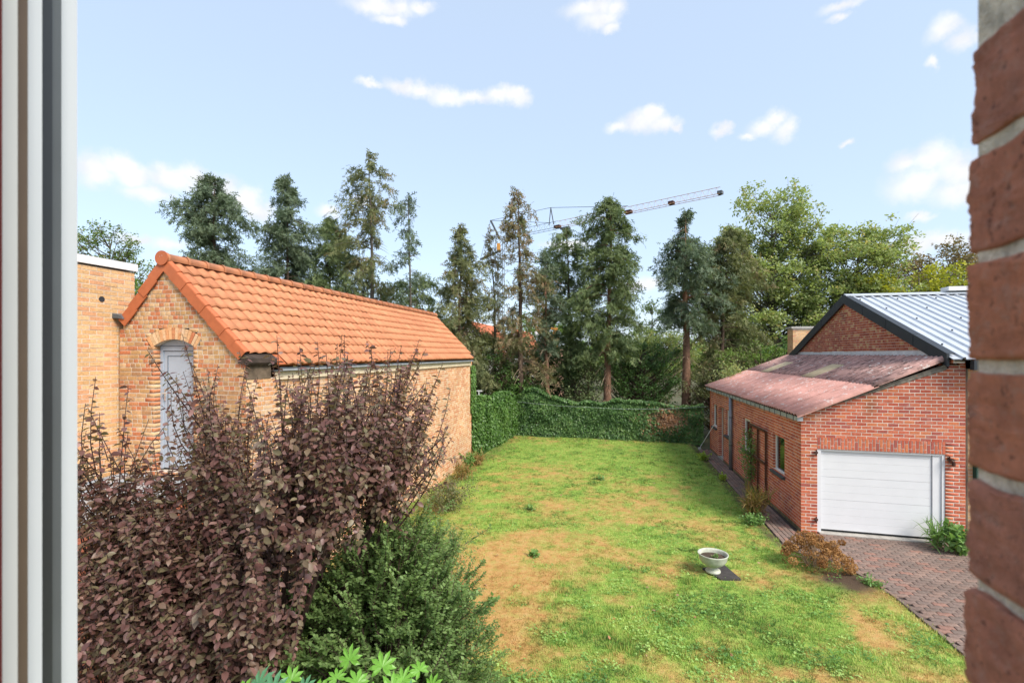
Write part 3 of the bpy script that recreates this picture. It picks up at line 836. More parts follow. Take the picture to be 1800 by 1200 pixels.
# arch
xc = (DU0+DU1)/2; hw = (DU1-DU0)/2; Rr = (hw*hw + DRISE*DRISE)/(2*DRISE); zc = DTOP + DRISE - Rr
amax = math.asin((hw+.045)/Rr); na = 17
b = MB()
b.prism([(xc + (Rr+rr)*math.sin(a), TY0+.004, zc + (Rr+rr)*math.cos(a)) for rr, al in ((0.005, np.linspace(-amax, amax, 9)), (.182, np.linspace(amax, -amax, 9))) for a in al], (0, .2, 0))
arch = b.build('arch', M['mortar_grey'], outb)
for k in range(na):
    a0 = -amax + 2*amax*k/na; a1 = -amax + 2*amax*(k+1)/na; g = .0045/Rr
    b = MB()
    b.prism([(xc + (Rr+rr)*math.sin(a), TY0 - .006 - rng.random()*.003, zc + (Rr+rr)*math.cos(a)) for rr, a in ((0, a0+g), (0, a1-g), (.19, a1-g), (.19, a0+g))], (0, .03, 0))
    b.build('brick', M['brick_gable'] if rng.random() < .3 else M['brick_long'], arch)
# door
door = MB(); yd = TY0 + .11
door.box(DU0, DU0+.055, yd, yd+.06, 2.3, DTOP); door.box(DU1-.055, DU1, yd, yd+.06, 2.3, DTOP)
door.box(DU0+.055, DU1-.055, yd, yd+.06, DTOP-.075, DTOP-.005)
arcpts = [(xc + Rr*math.sin(a), yd, zc + Rr*math.cos(a)) for a in np.linspace(amax*.94, -amax*.94, 11)]
door.prism([(DU0+.002, yd, DTOP), (DU1-.002, yd, DTOP)] + [(min(max(p[0], DU0+.002), DU1-.002), p[1], max(p[2], DTOP+.002)) for p in arcpts], (0, .06, 0))
dr = door.build('door', M['door_grey'], outb)
b = MB(); b.box(DU0+.062, DU1-.062, yd+.018, yd+.05, 2.31, DTOP-.083); dp = b.build('door_panel', M['door_grey'], dr)
b = MB(); b.box(DU0+.055, DU1-.055, yd+.03, yd+.058, 2.305, DTOP-.078)
b.box(DU0+.01, DU1-.01, yd-.004, yd+.01, DTOP-.006, DTOP+.006)
for (x0, x1, z0, z1) in ((DU0+.135, DU1-.11, DTOP-.168, DTOP-.157), (DU0+.135, DU0+.146, 2.4, DTOP-.168)): b.box(x0, x1, yd+.012, yd+.03, z0, z1)
b.build('door_groove', M['door_grey_dark'], dr)
b = MB(); b.box(DU0+.075, DU0+.105, yd+.004, yd+.018, 3.42, 3.62); b.tube([(DU0+.09, yd+.01, 3.55), (DU0+.09, yd-.045, 3.55), (DU0+.19, yd-.045, 3.55)], .010, 8)
b.build('door_handle', M['steel'], dr)
# long wall
def long_ok(v): return [(.012, TY1-TY0)]
brick_wall(outb, (TX, TY0, 0), (0,1,0), TY1-TY0, 3.80, long_ok, 0.0745, 0.20, 0.011, ('brick_long','mortar_pale'), 'english', 0.22, 300, 'wall', seed=4,
           vis=lambda p: p.y > 11.5 or (p.z > 2.9 and p.y > 9.5))
b = MB(); b.box(TX-.24, TX-.23, TY0+.3, TY1, 0, 3.8)            # inner leaf closes the room
b.box(XL, TX-.23, TY1-.22, TY1, 0, 4.0); b.prism([(XL, TY1-.22, 4.0), (TX-.23, TY1-.22, 4.0), (RX, TY1-.22, RZ-.12)], (0, .22, 0)); b.box(XL+.0, XL+.22, TY0+.25, TY1-.22, 0, 4.6)
b.build('rear_wall', M['brick_long'], outb)
# roof: slopes as boards under the tiles
EX, EZ = -5.60, 4.22 + SL*(-5.60-TX)        # eave edge
th = math.atan(-SL); ddn = Vector((math.cos(th), 0, -math.sin(th))); dn = Vector((math.sin(th), 0, math.cos(th)))
slen = (EX-RX)/math.cos(th)
b = MB(); b.obox(Vector((RX, TY0+.02, RZ-.03)) - dn*.05, ddn*(slen-.30), Vector((0, TY1-TY0-.02, 0)), dn*.04)
b.obox(Vector((RX, TY0+.62, RZ-.03)) - dn*.05 + ddn*(slen-.30), ddn*.30, Vector((0, TY1-TY0-.62-.25, 0)), dn*.04)
tl2 = math.atan(1.19); d2 = Vector((-math.cos(tl2), 0, -math.sin(tl2))); n2 = Vector((-math.sin(tl2), 0, math.cos(tl2)))
b.obox(Vector((RX, TY0+.02, RZ-.03)) - n2*.05, d2*1.32, Vector((0, TY1-TY0-.02, 0)), n2*.04)
roof = b.build('roof', M['tile_dark'], outb)
def tile_template(w=0.232, l=0.325, hgt=.030, t=.016):
    n = 12; v = []; f = []
    prof = [(w*k/n, hgt*(0.5-0.5*math.cos(2*math.pi*min(1, max(0, (k/n-.06)/.9))))**0.8) for k in range(n+1)]
    for s, lift in ((0, 0), (.5, .5), (1, 1)):
        for u, h in prof: v.append((u, s*l, h + lift*.028))
    for u, h in prof: v.append((u, l, h + .028 - t))
    m_ = n+1
    for r in range(2):
        for k in range(n): f.append((r*m_+k, r*m_+k+1, (r+1)*m_+k+1, (r+1)*m_+k))
    for k in range(n): f.append((2*m_+k, 2*m_+k+1, 3*m_+k+1, 3*m_+k))
    return v, f
TT = tile_template()
items = []; nrow = 9; expo = (slen-.04)/nrow; ncol = int((TY1-.1-TY0)/.2315)
A = np.array([[0,1,0], list(ddn), list(dn)])
for r in range(nrow):
    for k in range(ncol):
        y = TY0 + .075 + k*.2315
        if r == nrow-1 and (k < 3 or k > ncol-2): continue
        p = Vector((RX, y, RZ-.03)) + ddn*(.02 + r*expo) + dn*(-.006)
        s = 1 + rng.normal(0, .003)
        ro = rng.normal(0, .006); At = np.array([[0, math.cos(ro), 0] + math.sin(ro)*np.array(ddn), np.array(ddn)*math.cos(ro) - math.sin(ro)*np.array([0,1,0]), list(dn)])
        items.append((tuple(p + dn*rng.normal(0, .0025) + ddn*rng.normal(0, .003)), At, (1, s*(expo+.045)/.325, 1)))
pieces('roof_tile', 'roof_tiling', TT, items, M['tile'], roof)
for o in roof.children:
    if o.name.startswith('roof_til'): o.data.polygons.foreach_set('use_smooth', [True]*len(o.data.polygons))
# verge tiles
def verge(dirv, nrm, start, n, ex, yface):
    for r in range(n):
        p = Vector((RX, yface - .004*(r % 2), RZ-.03)) + dirv*(start + r*ex) + nrm*(.012)
        q = p + dirv*(ex+.05) + nrm*.022 + Vector((0, -.006, 0))
        b = MB(); dv = (q-p); nn = nrm
        # skirt board and rolled top edge
        b.obox(p - nn*.155, dv, Vector((0, .018, 0)), nn*.165)
        pts = []
        for t in range(7):
            a = math.pi*t/6; pts.append((p.y + .055 - .055*math.cos(a), .036*math.sin(a)))
        for (y0, h0), (y1, h1) in zip(pts[:-1], pts[1:]):
            P0 = Vector((p.x, y0, p.z)) + nn*(h0+.005); P1 = Vector((p.x, y1, p.z)) + nn*(h1+.005)
            b.add([P0, P1, P1+dv, P0+dv, P0-nn*.016, P1-nn*.016, P1-nn*.016+dv, P0-nn*.016+dv], [(0,1,2,3),(4,7,6,5),(3,2,6,7),(0,4,5,1)])
        b.build('verge_tile', M['tile_dark'], roof)
verge(ddn, dn, .05, 8, (slen-.32)/8, TY0-.045)
verge(d2, n2, .05, 4, .305, TY0-.045)
# ridge tiles
nr = 31; rl = (TY1-.05-(TY0-.05))/nr
for k in range(nr):
    y = TY0-.05 + k*rl; b = MB()
    def arc(rad, y, zo=0): return [(RX + rad*1.05*math.cos(a), y, RZ - .03 + zo + rad*math.sin(a)*.95) for a in np.linspace(-.35, math.pi+.35, 13)]
    rings = [(.118, y), (.118, y+.05), (.104, y+.055), (.100, y+rl+.03)]
    base = len(b.v)
    for rad, yy in rings: b.v += arc(rad, yy, .0)
    for i in range(len(rings)-1):
        for j in range(12): b.f.append((base+i*13+j, base+i*13+j+1, base+(i+1)*13+j+1, base+(i+1)*13+j)); b.m.append(0)
    o = b.build('ridge_tile', M['tile'], roof, True)
b = MB(); n = 20
disc = [(RX + .125*math.cos(2*math.pi*k/n), TY0-.055, RZ-.02 + .118*math.sin(2*math.pi*k/n)) for k in range(n)]
b.prism(disc, (0, -.02, 0)); cap = b.build('ridge_end_cap', M['tile_dark'], roof)
b = MB(); b.box(RX-.03, RX-.022, TY0-.0775, TY0-.07, RZ, RZ+.008); b.box(RX+.012, RX+.02, TY0-.0775, TY0-.07, RZ+.012, RZ+.02); b.build('nail', M['steel'], cap)
# eaves: fascia, gutter, kneelers
b = MB(); b.box(TX+.002, TX+.055, TY0+.66, TY1-.28, 3.765, 3.905); b.build('fascia', M['cream'], outb)
b = MB(); b.box(TX-.02, TX+.13, TY0+.64, TY1-.24, 3.907, 3.932); b.box(TX+.115, TX+.13, TY0+.64, TY1-.24, 3.932, 3.975); g = b.build('gutter', M['zinc_dark'], outb)
b = MB(); b.box(TX+.131, TX+.136, TY0+.64, TY1-.24, 3.915, 3.945); b.build('gutter_bead', M['zinc'], g)
for y0, y1 in ((TY0-.03, TY0+.62), (TY1-.22, TY1+.03)):
    b = MB(); b.prism([(TX-.12, y0, 4.05), (TX+.06, y0, 4.02), (TX+.09, y0, 4.06), (TX+.08, y0, 4.13), (TX-.06, y0, 4.22), (TX-.12, y0, 4.22)], (0, y1-y0, 0))
    b.build('kneeler', M['slate_dark'], outb)
b = MB(); b.box(TX-.22, TX+.012, TY0+.004, TY0+.56, 3.80, 4.045); b.build('corner_pier', plain('stained render', (0.12,0.088,0.06), 0.95, 0.5, 6, 0.01), outb)
b = MB(); b.box(TX-.2, TX+.012, TY1-.24, TY1, 3.80, 4.02); b.build('corner_pier', M['brick_long'], outb)
b = MB(); b.prism([(XL-.08, TY0-.08, 4.88), (XL+.12, TY0-.08, 4.84), (XL+.16, TY0-.08, 4.78), (XL-.06, TY0-.08, 4.80)], (0, .5, 0)); b.build('lead_gutter', M['zinc_dark'], outb)

# ------------------------------------------------------------------ yellow building at the left edge
YX, YY1, YZ = -8.26, 7.06, 5.62
yb = empty('yellow_building', (YX-2, 4, 0), 'pale yellow brick flat roofed building with white coping at far left', 'building')
brick_wall(yb, (YX, 4.6, 1.6), (0,1,0), YY1-4.6, YZ-1.6, lambda v: [(0, YY1-4.6)], 0.0728, 0.228, 0.012,
           ('brick_yellow','mortar_grey'), 'stretcher', 0.2, 300, 'wall', seed=8, vis=lambda p: p.y > 5.9)
b = MB(); b.box(YX-6, YX-.23, 1.0, YY1, 0, YZ); b.box(YX-.22, YX, 1.0, 4.6, 0, YZ); b.box(YX-.22, YX-.004, 4.6, YY1, 0, 1.6); b.build('body', M['brick_yellow'], yb)
for y0, y1 in ((1.0, 3.0), (3.004, 4.8), (4.804, 6.70), (6.704, YY1+.035)):
    b = MB(); b.box(YX-.32, YX+.035, y0, y1, YZ+.012, YZ+.135); b.build('coping', M['white_cop'], yb)
b = MB(); n = 20
b.tube([(YX-.02, 6.50, 5.093), (YX+.006, 6.50, 5.093)], .046, 20, True); b.build('vent_hole_disc', M['anthracite'], yb)  # solid dark disc in place of the shade inside the vent hole

# flat roofed annex below the door
an = empty('annex', (-7.2, 5.6, 0), 'low annex with grey metal flat roof below the blue grey door', 'building')
b = MB(); b.box(-8.18, -6.35, 4.7, TY0-.02, 0, 2.12); b.build('wall', M['brick_old'], an)
b = MB(); b.box(-8.2, -6.30, 4.65, TY0-.012, 2.125, 2.20); b.build('roof', M['zinc'], an)
for k in range(4):
    b = MB(); b.box(-8.2 + .4*k + .15, -8.2+.4*k+.18, 4.65, TY0-.012, 2.2, 2.23); b.build('standing_seam', M['zinc'], an)

# ------------------------------------------------------------------ garage lean-to (right)
GA = Vector((4.15, 12.9, 0)); GF = Vector((3.84, 23.2, 0)); GR = Vector((7.36, 12.73, 0))
gar = empty('brick_garage', (5.5, 18, 0), 'red brick lean-to garage with corrugated roof and white door', 'building')
UF = (GR-GA).normalized(); FL = (GR-GA).length
def front_top(u): return 2.80 + (4.03-2.80)*(u/ FL)
def uF(x): return (x-GA.x)/UF.x
d0, d1, dtop = uF(4.49), uF(7.0), 1.985
def front_ok(v):
    ua = max(0.006, (v-2.80)/(4.03-2.80)*FL)
    iv = [(ua, FL)] if ua < FL else []
    if v < dtop: iv = cut(iv, d0, d1)
    elif v < dtop+.285: iv = cut(iv, d0-.0, d1+.0)
    return iv
fw = brick_wall(gar, GA, UF, FL, 4.03, front_ok, 0.0775, 0.207, 0.015, ('brick_red','mortar_pale'), 'stretcher', 0.2, 300, 'wall', seed=5)
NF = UF.cross(Vector((0,0,1)))
b = MB(); b.obox(GA + UF*d0 + Vector((0,0,dtop)) - NF*.007, UF*(d1-d0), -NF*.2, Vector((0,0,.285))); lin = b.build('lintel', M['mortar_pale'], gar)
ns = 36; sw = (d1-d0)/ns; items = []
AF = np.array([list(UF), list(-NF), [0,0,1]])
for k in range(ns):
    u = d0 + (k+.5)*sw; segs = ((0.006, .19), (.202, .279)) if k % 2 else ((.006, .083), (.095, .279))
    for z0, z1 in segs:
        c = GA + UF*u + Vector((0,0,dtop+(z0+z1)/2)) - NF*.011
        items.append((tuple(c), AF, (sw-.017, .0125, z1-z0-.004)))
pieces('brick', 'brickwork', BRT, items, M['brick_red'], lin)
# left side wall with openings (u runs from the far end towards the camera so that the normal points to the lawn)
US = (GA-GF).normalized(); SLn = (GA-GF).length; NS = US.cross(Vector((0,0,1)))
def uS(y): return (GF.y-y)/abs(US.y)
WIN = [(13.99,14.88,1.05,2.05),(17.08,17.90,1.07,2.07),(19.43,20.29,1.12,2.12),(21.86,22.63,1.14,2.11)]
NICHE = (20.70,21.54,0.0,2.10)
def side_ok(v):
    iv = [(0, SLn-.006)]
    for y0, y1, z0, z1 in WIN + [NICHE]:
        if z0 < v < z1: iv = cut(iv, uS(y1), uS(y0))
    return iv
brick_wall(gar, GF, US, SLn, 2.72, side_ok, 0.0775, 0.207, 0.015, ('brick_red','mortar_pale'), 'stretcher', 0.2, 300, 'wall', seed=6)
def P_s(y, out, z): return GF + US*uS(y) + NS*out + Vector((0,0,z))
for (y0, y1, z0, z1) in WIN:
    w = MB(); u = US; L_ = abs(uS(y0)-uS(y1)); o = P_s(y1, -.065, z0)
    f = .055
    for a, c, zz, h in ((0, L_, 0, f), (0, L_, z1-z0-f, f), (0, f, f, z1-z0-2*f), (L_-f, f, f, z1-z0-2*f)):
        w.obox(o + u*a + Vector((0,0,zz)), u*(c if c != L_ else L_), -NS*.06, Vector((0,0,h)))
    win = w.build('window', M['white_pvc'], gar)
    b = MB(); b.obox(o + u*f - NS*.03 + Vector((0,0,f)), u*(L_-2*f), -NS*.006, Vector((0,0,z1-z0-2*f))); b.build('pane', M['glass'], win)
    b = MB(); b.obox(P_s(y1+.06, .07, z0-.075), u*(L_+.12), -NS*.22, Vector((0,0,.07))); b.build('sill', M['bluestone'], win)
    b = MB(); b.obox(o - NS*.4, u*L_, -NS*.01, Vector((0,0,z1-z0))); b.build('dark_backing', M['gasket_grey'], win)  # dark sheet standing in for the unlit room behind the pane
b = MB(); o = P_s(NICHE[1], -.17, 0); L_ = abs(uS(NICHE[0])-uS(NICHE[1])); b.obox(o, US*L_, -NS*.05, Vector((0,0,2.1))); nd_ = b.build('side_door', M['wood_brown'], gar)
b = MB(); b.obox(o + US*(L_-.12) + Vector((0,0,1.0)), US*.03, NS*.05, Vector((0,0,.12))); b.build('door_handle', M['steel'], nd_)
b = MB(); b.obox(P_s(NICHE[1]+.03, .03, 0.036), US*(L_+.06), -NS*.2, Vector((0,0,.05))); b.build('doorstep', M['concrete'], gar)
# plinth of mossy render
b = MB(); b.obox(P_s(23.2, .012, 0), US*(SLn-.02), -NS*.016, Vector((0,0,.09))); b.build('plinth', plain('mossy plinth', (0.17,0.14,0.08), 0.95, 0.5, 5), gar)
b = MB(); b.box(7.0, 7.3, 13.0, 23.1, 0, 4.0); b.obox(GF + Vector((0,0,0)), Vector((3.2,0,0)), Vector((0,-.2,0)), Vector((0,0,2.7)))
b.prism([(3.86, 23.1, 2.7), (7.0, 23.1, 2.7), (7.0, 23.1, 4.0)], (0, -.15, 0)); b.build('rear_wall', M['brick_red'], gar)
b = MB(); b.box(4.3, 7.0, 13.1, 23.0, -.02, 0.003); b.build('floor_slab', M['concrete'], gar)
# garage door
gd = MB()
for u0_, u1_ in ((d0+.002, d0+.085),): gd.obox(GA + UF*u0_ - NF*.02 + Vector((0,0,.05)), UF*(u1_-u0_), -NF*.06, Vector((0,0,dtop-.055)))
gd.obox(GA + UF*(d1-.225) - NF*.045 + Vector((0,0,.05)), UF*(.16), -NF*.04, Vector((0,0,dtop-.09)))
gd.obox(GA + UF*(d1-.062) - NF*.02 + Vector((0,0,.05)), UF*.06, -NF*.06, Vector((0,0,dtop-.055)))
gd.obox(GA + UF*(d0+.087) - NF*.02 + Vector((0,0,dtop-.035)), UF*(d1-d0-.151), -NF*.06, Vector((0,0,.03)))
gdo = gd.build('garage_door', M['door_white'], gar)
zb = [0.11, .285, .46, .635, .81, .985, 1.16, 1.335, 1.51, 1.685, 1.86, dtop-.04]
pu0, pu1 = d0+.09, d1-.232
for k in range(len(zb)-1):
    z0, z1 = zb[k], zb[k+1]; g = .004 if k not in (3, 6, 9) else .007
    o = GA + UF*pu0 - NF*.075; e = UF*(pu1-pu0)
    b = MB()
    pr = [(.004, z0), (.006, z0+.004), (.006, z1-.004), (.004, z1-g*.5), (-.03, z1-g*.5), (-.03, z0)]
    b.prism([o + NF*q + Vector((0,0,z)) for q, z in pr], e)
    b.build('door_panel', M['door_white'], gdo)
b = MB(); b.obox(GA + UF*pu0 - NF*.11, UF*(pu1-pu0), -NF*.01, Vector((0,0,dtop-.04))); b.build('seal', M['gasket'], gdo)
b = MB(); b.obox(GA + UF*(d0+.03) + NF*.10 + Vector((0,0,-.02)), UF*(d1-d0-.06), -NF*.4, Vector((0,0,.075))); b.build('threshold', M['concrete'], gar)
for uu, z in ((d0-.03, 1.88), (d0-.03, .32), (d1+.05, 1.86)):
    b = MB(); p = GA + UF*uu + NF*.01 + Vector((0,0,z)); b.obox(p - UF*.03, UF*.06, NF*.05, Vector((0,0,.05))); b.tube([p + NF*.03 + Vector((0,0,-.05)), p + NF*.03 + Vector((0,0,.09))], .016, 8); b.build('hinge_pin', M['iron'], gar)
b = MB(); p = GA + UF*(d1+.12) + Vector((0,0,1.84)); b.prism([p + UF*-.09 + Vector((0,0,.10)), p + UF*.07 + Vector((0,0,.04)), p + UF*-.07 + Vector((0,0,.05))], NF*.08); b.tube([p + NF*.05, p + NF*.05 + Vector((0,0,-.09))], .035, 10); b.build('wall_lamp', M['iron'], gar)
# corrugated roof
RO0 = Vector((3.98, 0, 2.775)); rise = (4.10-2.80)/(7.0-4.05); ang = math.atan(rise)
ddr = Vector((math.cos(ang), 0, math.sin(ang))); dnr = Vector((-math.sin(ang), 0, math.cos(ang)))
def corr_sheet(y0, y1, s0, s1, lift, mat, parent, name='roof_sheet', skew=True):
    pitch = .177; n = max(4, int(round((y1-y0)/pitch*6))); v = []
    for s in (s0, (s0+s1)/2, s1):
        for k in range(n+1):
            y = y0 + (y1-y0)*k/n
            h = .032*math.cos(2*math.pi*y/pitch)
            x0 = 3.98 + (-.03*(y-12.9) if skew else 0)*max(0, 1 - s/3.2)
            v.append(Vector((x0, y, RO0.z)) + ddr*s + dnr*(h + lift))
    f = [(r*(n+1)+k, (r+1)*(n+1)+k, (r+1)*(n+1)+k+1, r*(n+1)+k+1) for r in range(2) for k in range(n)]
    v2 = v + [p - dnr*.012 for p in v[:n+1]]; bb = 3*(n+1)
    f += [(k, k+1, bb+k+1, bb+k) for k in range(n)]
    if y0 < 13: # near verge edge
        bb2 = len(v2); v2 += [v[0]-dnr*.05, v[n+1]-dnr*.05, v[2*(n+1)]-dnr*.05]
        f += [(0, bb2, bb2+1, n+1), (n+1, bb2+1, bb2+2, 2*(n+1))]
    b = MB(); b.add(v2, f)
    return b.build(name, mat, parent, True)
b = MB(); b.prism([(4.12, 13.05, 2.70), (6.98, 13.05, 3.96), (6.98, 23.15, 3.96), (3.9, 23.15, 2.70)], (0, 0, .03)); groof = b.build('roof', M['wood_brown'], gar)
s_mid, s_top = 1.72, 3.30
ye = np.linspace(12.66, 23.35, 12)
for k in range(11):
    corr_sheet(ye[k], ye[k+1]+.03, 0, s_mid+.1, .030 + .004*(k % 2), M['corr_low'], groof)
    corr_sheet(ye[k], ye[k+1]+.03, s_mid, s_top, .052 + .004*(k % 2), M['corr_up'], groof)
for (y0, y1) in ((16.05, 16.95), (20.3, 21.2)):
    corr_sheet(y0, y1, s_mid-.02, s_mid+.86, .066, M['corr_sky'], groof, 'skylight_sheet')
# cement verge fillet
b = MB(); pz = lambda u, dz: GA + UF*u + Vector((0,0,front_top(u)+dz))
b.prism([pz(.0, -.05), pz(FL-.35, -.05), pz(FL-.35, .075), pz(.0, .04)], -NF*.12); b.prism([pz(.0, -.035) + NF*.018, pz(FL-.35, -.035) + NF*.018, pz(FL-.35, .02) + NF*.018, pz(.0, .0) + NF*.018], -NF*.015)
b.build('verge_fillet', plain('weathered cement', (0.19,0.17,0.14), 0.95, 0.55, 8, 0.008), gar)
# gutter with brackets
gt = MB(); o = P_s(23.35, .005, 2.635); gl = US*(SLn+.28)
gt.obox(o, gl, NS*.11, Vector((0,0,.012))); gt.obox(o + NS*.11, gl, NS*.008, Vector((0,0,.10))); gt.obox(o + gl, US*.008, NS*.118, Vector((0,0,.10))); gut = gt.build('gutter', M['zinc'], gar)
for k in range(24):
    b = MB(); b.obox(o + US*(.2 + k*.44) - Vector((0,0,.012)) , US*.035, NS*.128, Vector((0,0,.012))); b.obox(o + US*(.2 + k*.44) + NS*.1185, US*.035, NS*.007, Vector((0,0,.10))); b.build('gutter_bracket', M['zinc_dark'], gut)
dpz = MB(); p = P_s(19.20, .085, 0); dpz.tube([p + Vector((0,0,.02)), p + Vector((0,0,2.635))], .062, 14); dpo = dpz.build('downpipe', plain('old zinc pipe', (0.20,0.22,0.25), 0.5, 0.3, 4, 0.0, 0.4, 0.3), gar, True)
for z in (.9, 1.9):
    b = MB(); b.tube([p + Vector((0,0,z)), p + Vector((0,0,z+.04))], .068, 14); b.build('pipe_clip', M['zinc_dark'], dpo)

# trellis frame against the side wall with climbing rose
tr = empty('trellis', P_s(16.0, .1, 0), 'brown wooden trellis frame against the red garage wall', 'trellis')
for y in (16.80, 16.08, 15.33):
    b = MB(); b.obox(P_s(y+.03, .03, .02), US*.06, NS*.045, Vector((0,0,2.0))); b.build('post', M['wood_brown'], tr)
for z in (1.98, 1.06):
    b = MB(); b.obox(P_s(16.84, .076, z), US*1.54, NS*.03, Vector((0,0,.07))); b.build('rail', M['wood_brown'], tr)

# ------------------------------------------------------------------ metal roofed house behind
mh = empty('metal_roof_house', (11, 17.7, 0), 'old brick house with ribbed silver metal roof and dark trim', 'building')
MX, MY0, MY1, MYR, MZ = 7.02, 12.50, 22.85, 17.72, 6.02
mslope = (MZ-4.12)/(MYR-MY0)
def mg_ok(v):
    z = v + 4.0
    h = (MZ - .10 - z)/mslope
    return [(MY1-MYR-h if False else (MY1-(MYR+h)), MY1-(MYR-h))] if h > 0 else []
brick_wall(mh, (MX, MY1, 4.0), (0,-1,0), MY1-MY0, MZ-4.0, mg_ok, 0.073, 0.20, 0.010, ('brick_old','mortar_grey'), 'english', 0.22, 300, 'wall', seed=9)
for sgn, ye_ in ((-1, MY0), (1, MY1)):
    pass
# front and back slope as ribbed panels
def met_panel(x0, x1, y_e, name='roof_panel'):
    dirv = Vector((0, y_e-MYR, -(MYR-MY0 if y_e < MYR else MY1-MYR)*mslope)); Ls = dirv.length; dirv.normalize(); nrm = Vector((0, dirv.z*(-1 if y_e > MYR else 1), abs(dirv.y)))
    nrm = dirv.cross(Vector((1,0,0))); nrm = nrm if nrm.z > 0 else -nrm
    p = .25; prof = []
    x = x0
    while x < x1 - 1e-6:
        prof += [(x, 0), (x+.165, 0), (x+.18, .042), (x+.225, .042), (x+.24, 0)]
        x += p
    prof.append((x1, 0))
    base = Vector((0, MYR, MZ))
    v = [Vector((x, 0, 0)) + base + nrm*h for x, h in prof] + [Vector((x, 0, 0)) + base + nrm*h + dirv*(Ls+.08) for x, h in prof]
    n = len(prof)
    b = MB(); b.add(v, [(k, n+k, n+k+1, k+1) for k in range(n-1)]); b.add([q - nrm*.02 for q in v], [(k, k+1, n+k+1, n+k) for k in range(n-1)])
    return b.build(name, M['steel_roof'], mroof), dirv, nrm, Ls
b = MB(); b.prism([(MX+.03, MY0, 4.05), (MX+.03, MY1, 4.05), (MX+.03, MYR, MZ-.05)], (9, 0, 0)); mroof = b.build('roof', M['anthracite'], mh)
for k in range(8):
    o, dv_, nr_, Ls = met_panel(MX-.06 + k*1.0, MX-.06 + (k+1)*1.0, MY0)
    if k < 4:
        for j in range(5):
            b = MB(); q = Vector((MX-.06 + k*1.0 + .20 + .25*(j % 4), MYR, MZ)) + dv_*(.6 + Ls*.19*j) + nr_*.042
            b.tube([q, q + nr_*.03], .022, 6); b.build('roof_screw', M['anthracite'], o)
for k in range(2): met_panel(MX-.06 + k*4.0, MX-.06 + (k+1)*4.0, MY1)
b = MB(); b.prism([(MX-.08, MYR-.16, MZ+.0), (MX-.08, MYR+.16, MZ+.0), (MX-.08, MYR+.16, MZ+.035), (MX-.08, MYR, MZ+.085), (MX-.08, MYR-.16, MZ+.035)], (8.1, 0, 0)); b.build('ridge_cap', M['steel_roof'], mroof)
b = MB(); b.box(9.7, 13.5, MYR-.2, MYR+.2, MZ+.10, MZ+.22); b.build('ridge_vent', M['white_cop'], mroof)
# barge trim in lengths
for ye_, n_ in ((MY0+.06, 4), (MY1+.1, 3)):
    A_ = Vector((MX-.10, MYR, MZ+.05)); B_ = Vector((MX-.10, ye_, MZ - abs(ye_-MYR)*mslope+.05))
    for k in range(n_):
        p = A_.lerp(B_, k/n_ + (.002 if k else 0)); q = A_.lerp(B_, (k+1)/n_ - .002)
        b = MB(); b.prism([p, q, q - Vector((0,0,.27)), p - Vector((0,0,.27))], (.05, 0, 0)); b.prism([p+Vector((0,0,.001)), q+Vector((0,0,.001)), q + Vector((0,0,.02)), p + Vector((0,0,.02))], (.16, 0, 0)); b.build('barge_board', M['anthracite'], mroof)
b = MB(); b.box(7.40, 14, MY0-.14, MY0-.02, 3.88, 4.06); b.box(7.30, 7.40, MY0-.15, MY0-.02, 3.86, 4.08); b.build('box_gutter', M['anthracite'], mh)
brick_wall(mh, (7.42, 12.74, 0), (1,0,0), 7.08, 3.88, lambda v: [(0, 7.08)], 0.0745, 0.205, 0.012, ('brick_yellow','mortar_grey'), 'stretcher', 0.2, 60, 'wall', seed=12)
b = MB(); b.box(14.3, 14.5, 12.95, 22.8, 0, 4.0); b.box(7.3, 14.3, 22.6, 22.8, 0, 4.0); b.build('rear_wall', M['brick_yellow'], mh)
# lead flashing in lengths
for k in range(12):
    y0 = 12.75 + k*.86; b = MB(); z = 4.115 + rng.normal(0, .006)
    b.prism([(MX-.012, y0, z+.16), (MX-.018, y0, z), (MX-.16, y0, z-.055), (MX-.16, y0, z-.063), (MX-.004, y0, z-.01), (MX-.004, y0, z+.16)], (0, .87, 0)); b.build('flashing', M['lead'], mh)
b = MB(); b.box(7.16, 8.04, 23.21, 23.89, 3.0, 5.28); ch = b.build('chimney', M['mortar_grey'], mh)
citems = []
for i in range(22):
    z = 3.62 + i*.0745
    for k in range(5):
        u = k*.2 + (i % 2)*.1 - .1; a_, e_ = max(u, 0), min(u+.2, .9)
        if e_-a_ > .03: citems.append(((7.15+(a_+e_)/2, 23.21, z), np.array([[1,0,0],[0,1,0],[0,0,1.]]), (e_-a_-.012, .01, .062)))
        a_, e_ = max(u, 0), min(u+.2, .7)
        if e_-a_ > .03: citems.append(((7.16, 23.9-(a_+e_)/2, z), np.array([[0,-1.,0],[1.,0,0],[0,0,1.]]), (e_-a_-.012, .01, .062)))
pieces('brick', 'brickwork', BRT, citems, M['brick_yellow'], ch)
b = MB(); b.box(7.08, 8.12, 23.13, 23.97, 5.283, 5.36); b.build('chimney_cap', M['concrete'], ch)
# green letter box on the front wall
b = MB(); b.prism([(7.50, 12.74, 1.45), (7.68, 12.74, 1.45), (7.68, 12.74, 1.86), (7.59, 12.74, 1.92), (7.50, 12.74, 1.86)], (0, -.12, 0)); b.box(7.53, 7.65, 12.60, 12.618, 1.78, 1.81)
tag(b.build('letter_box', M['green_box']), 'dark green metal box hung on the yellow brick wall beside the garage', 'box')

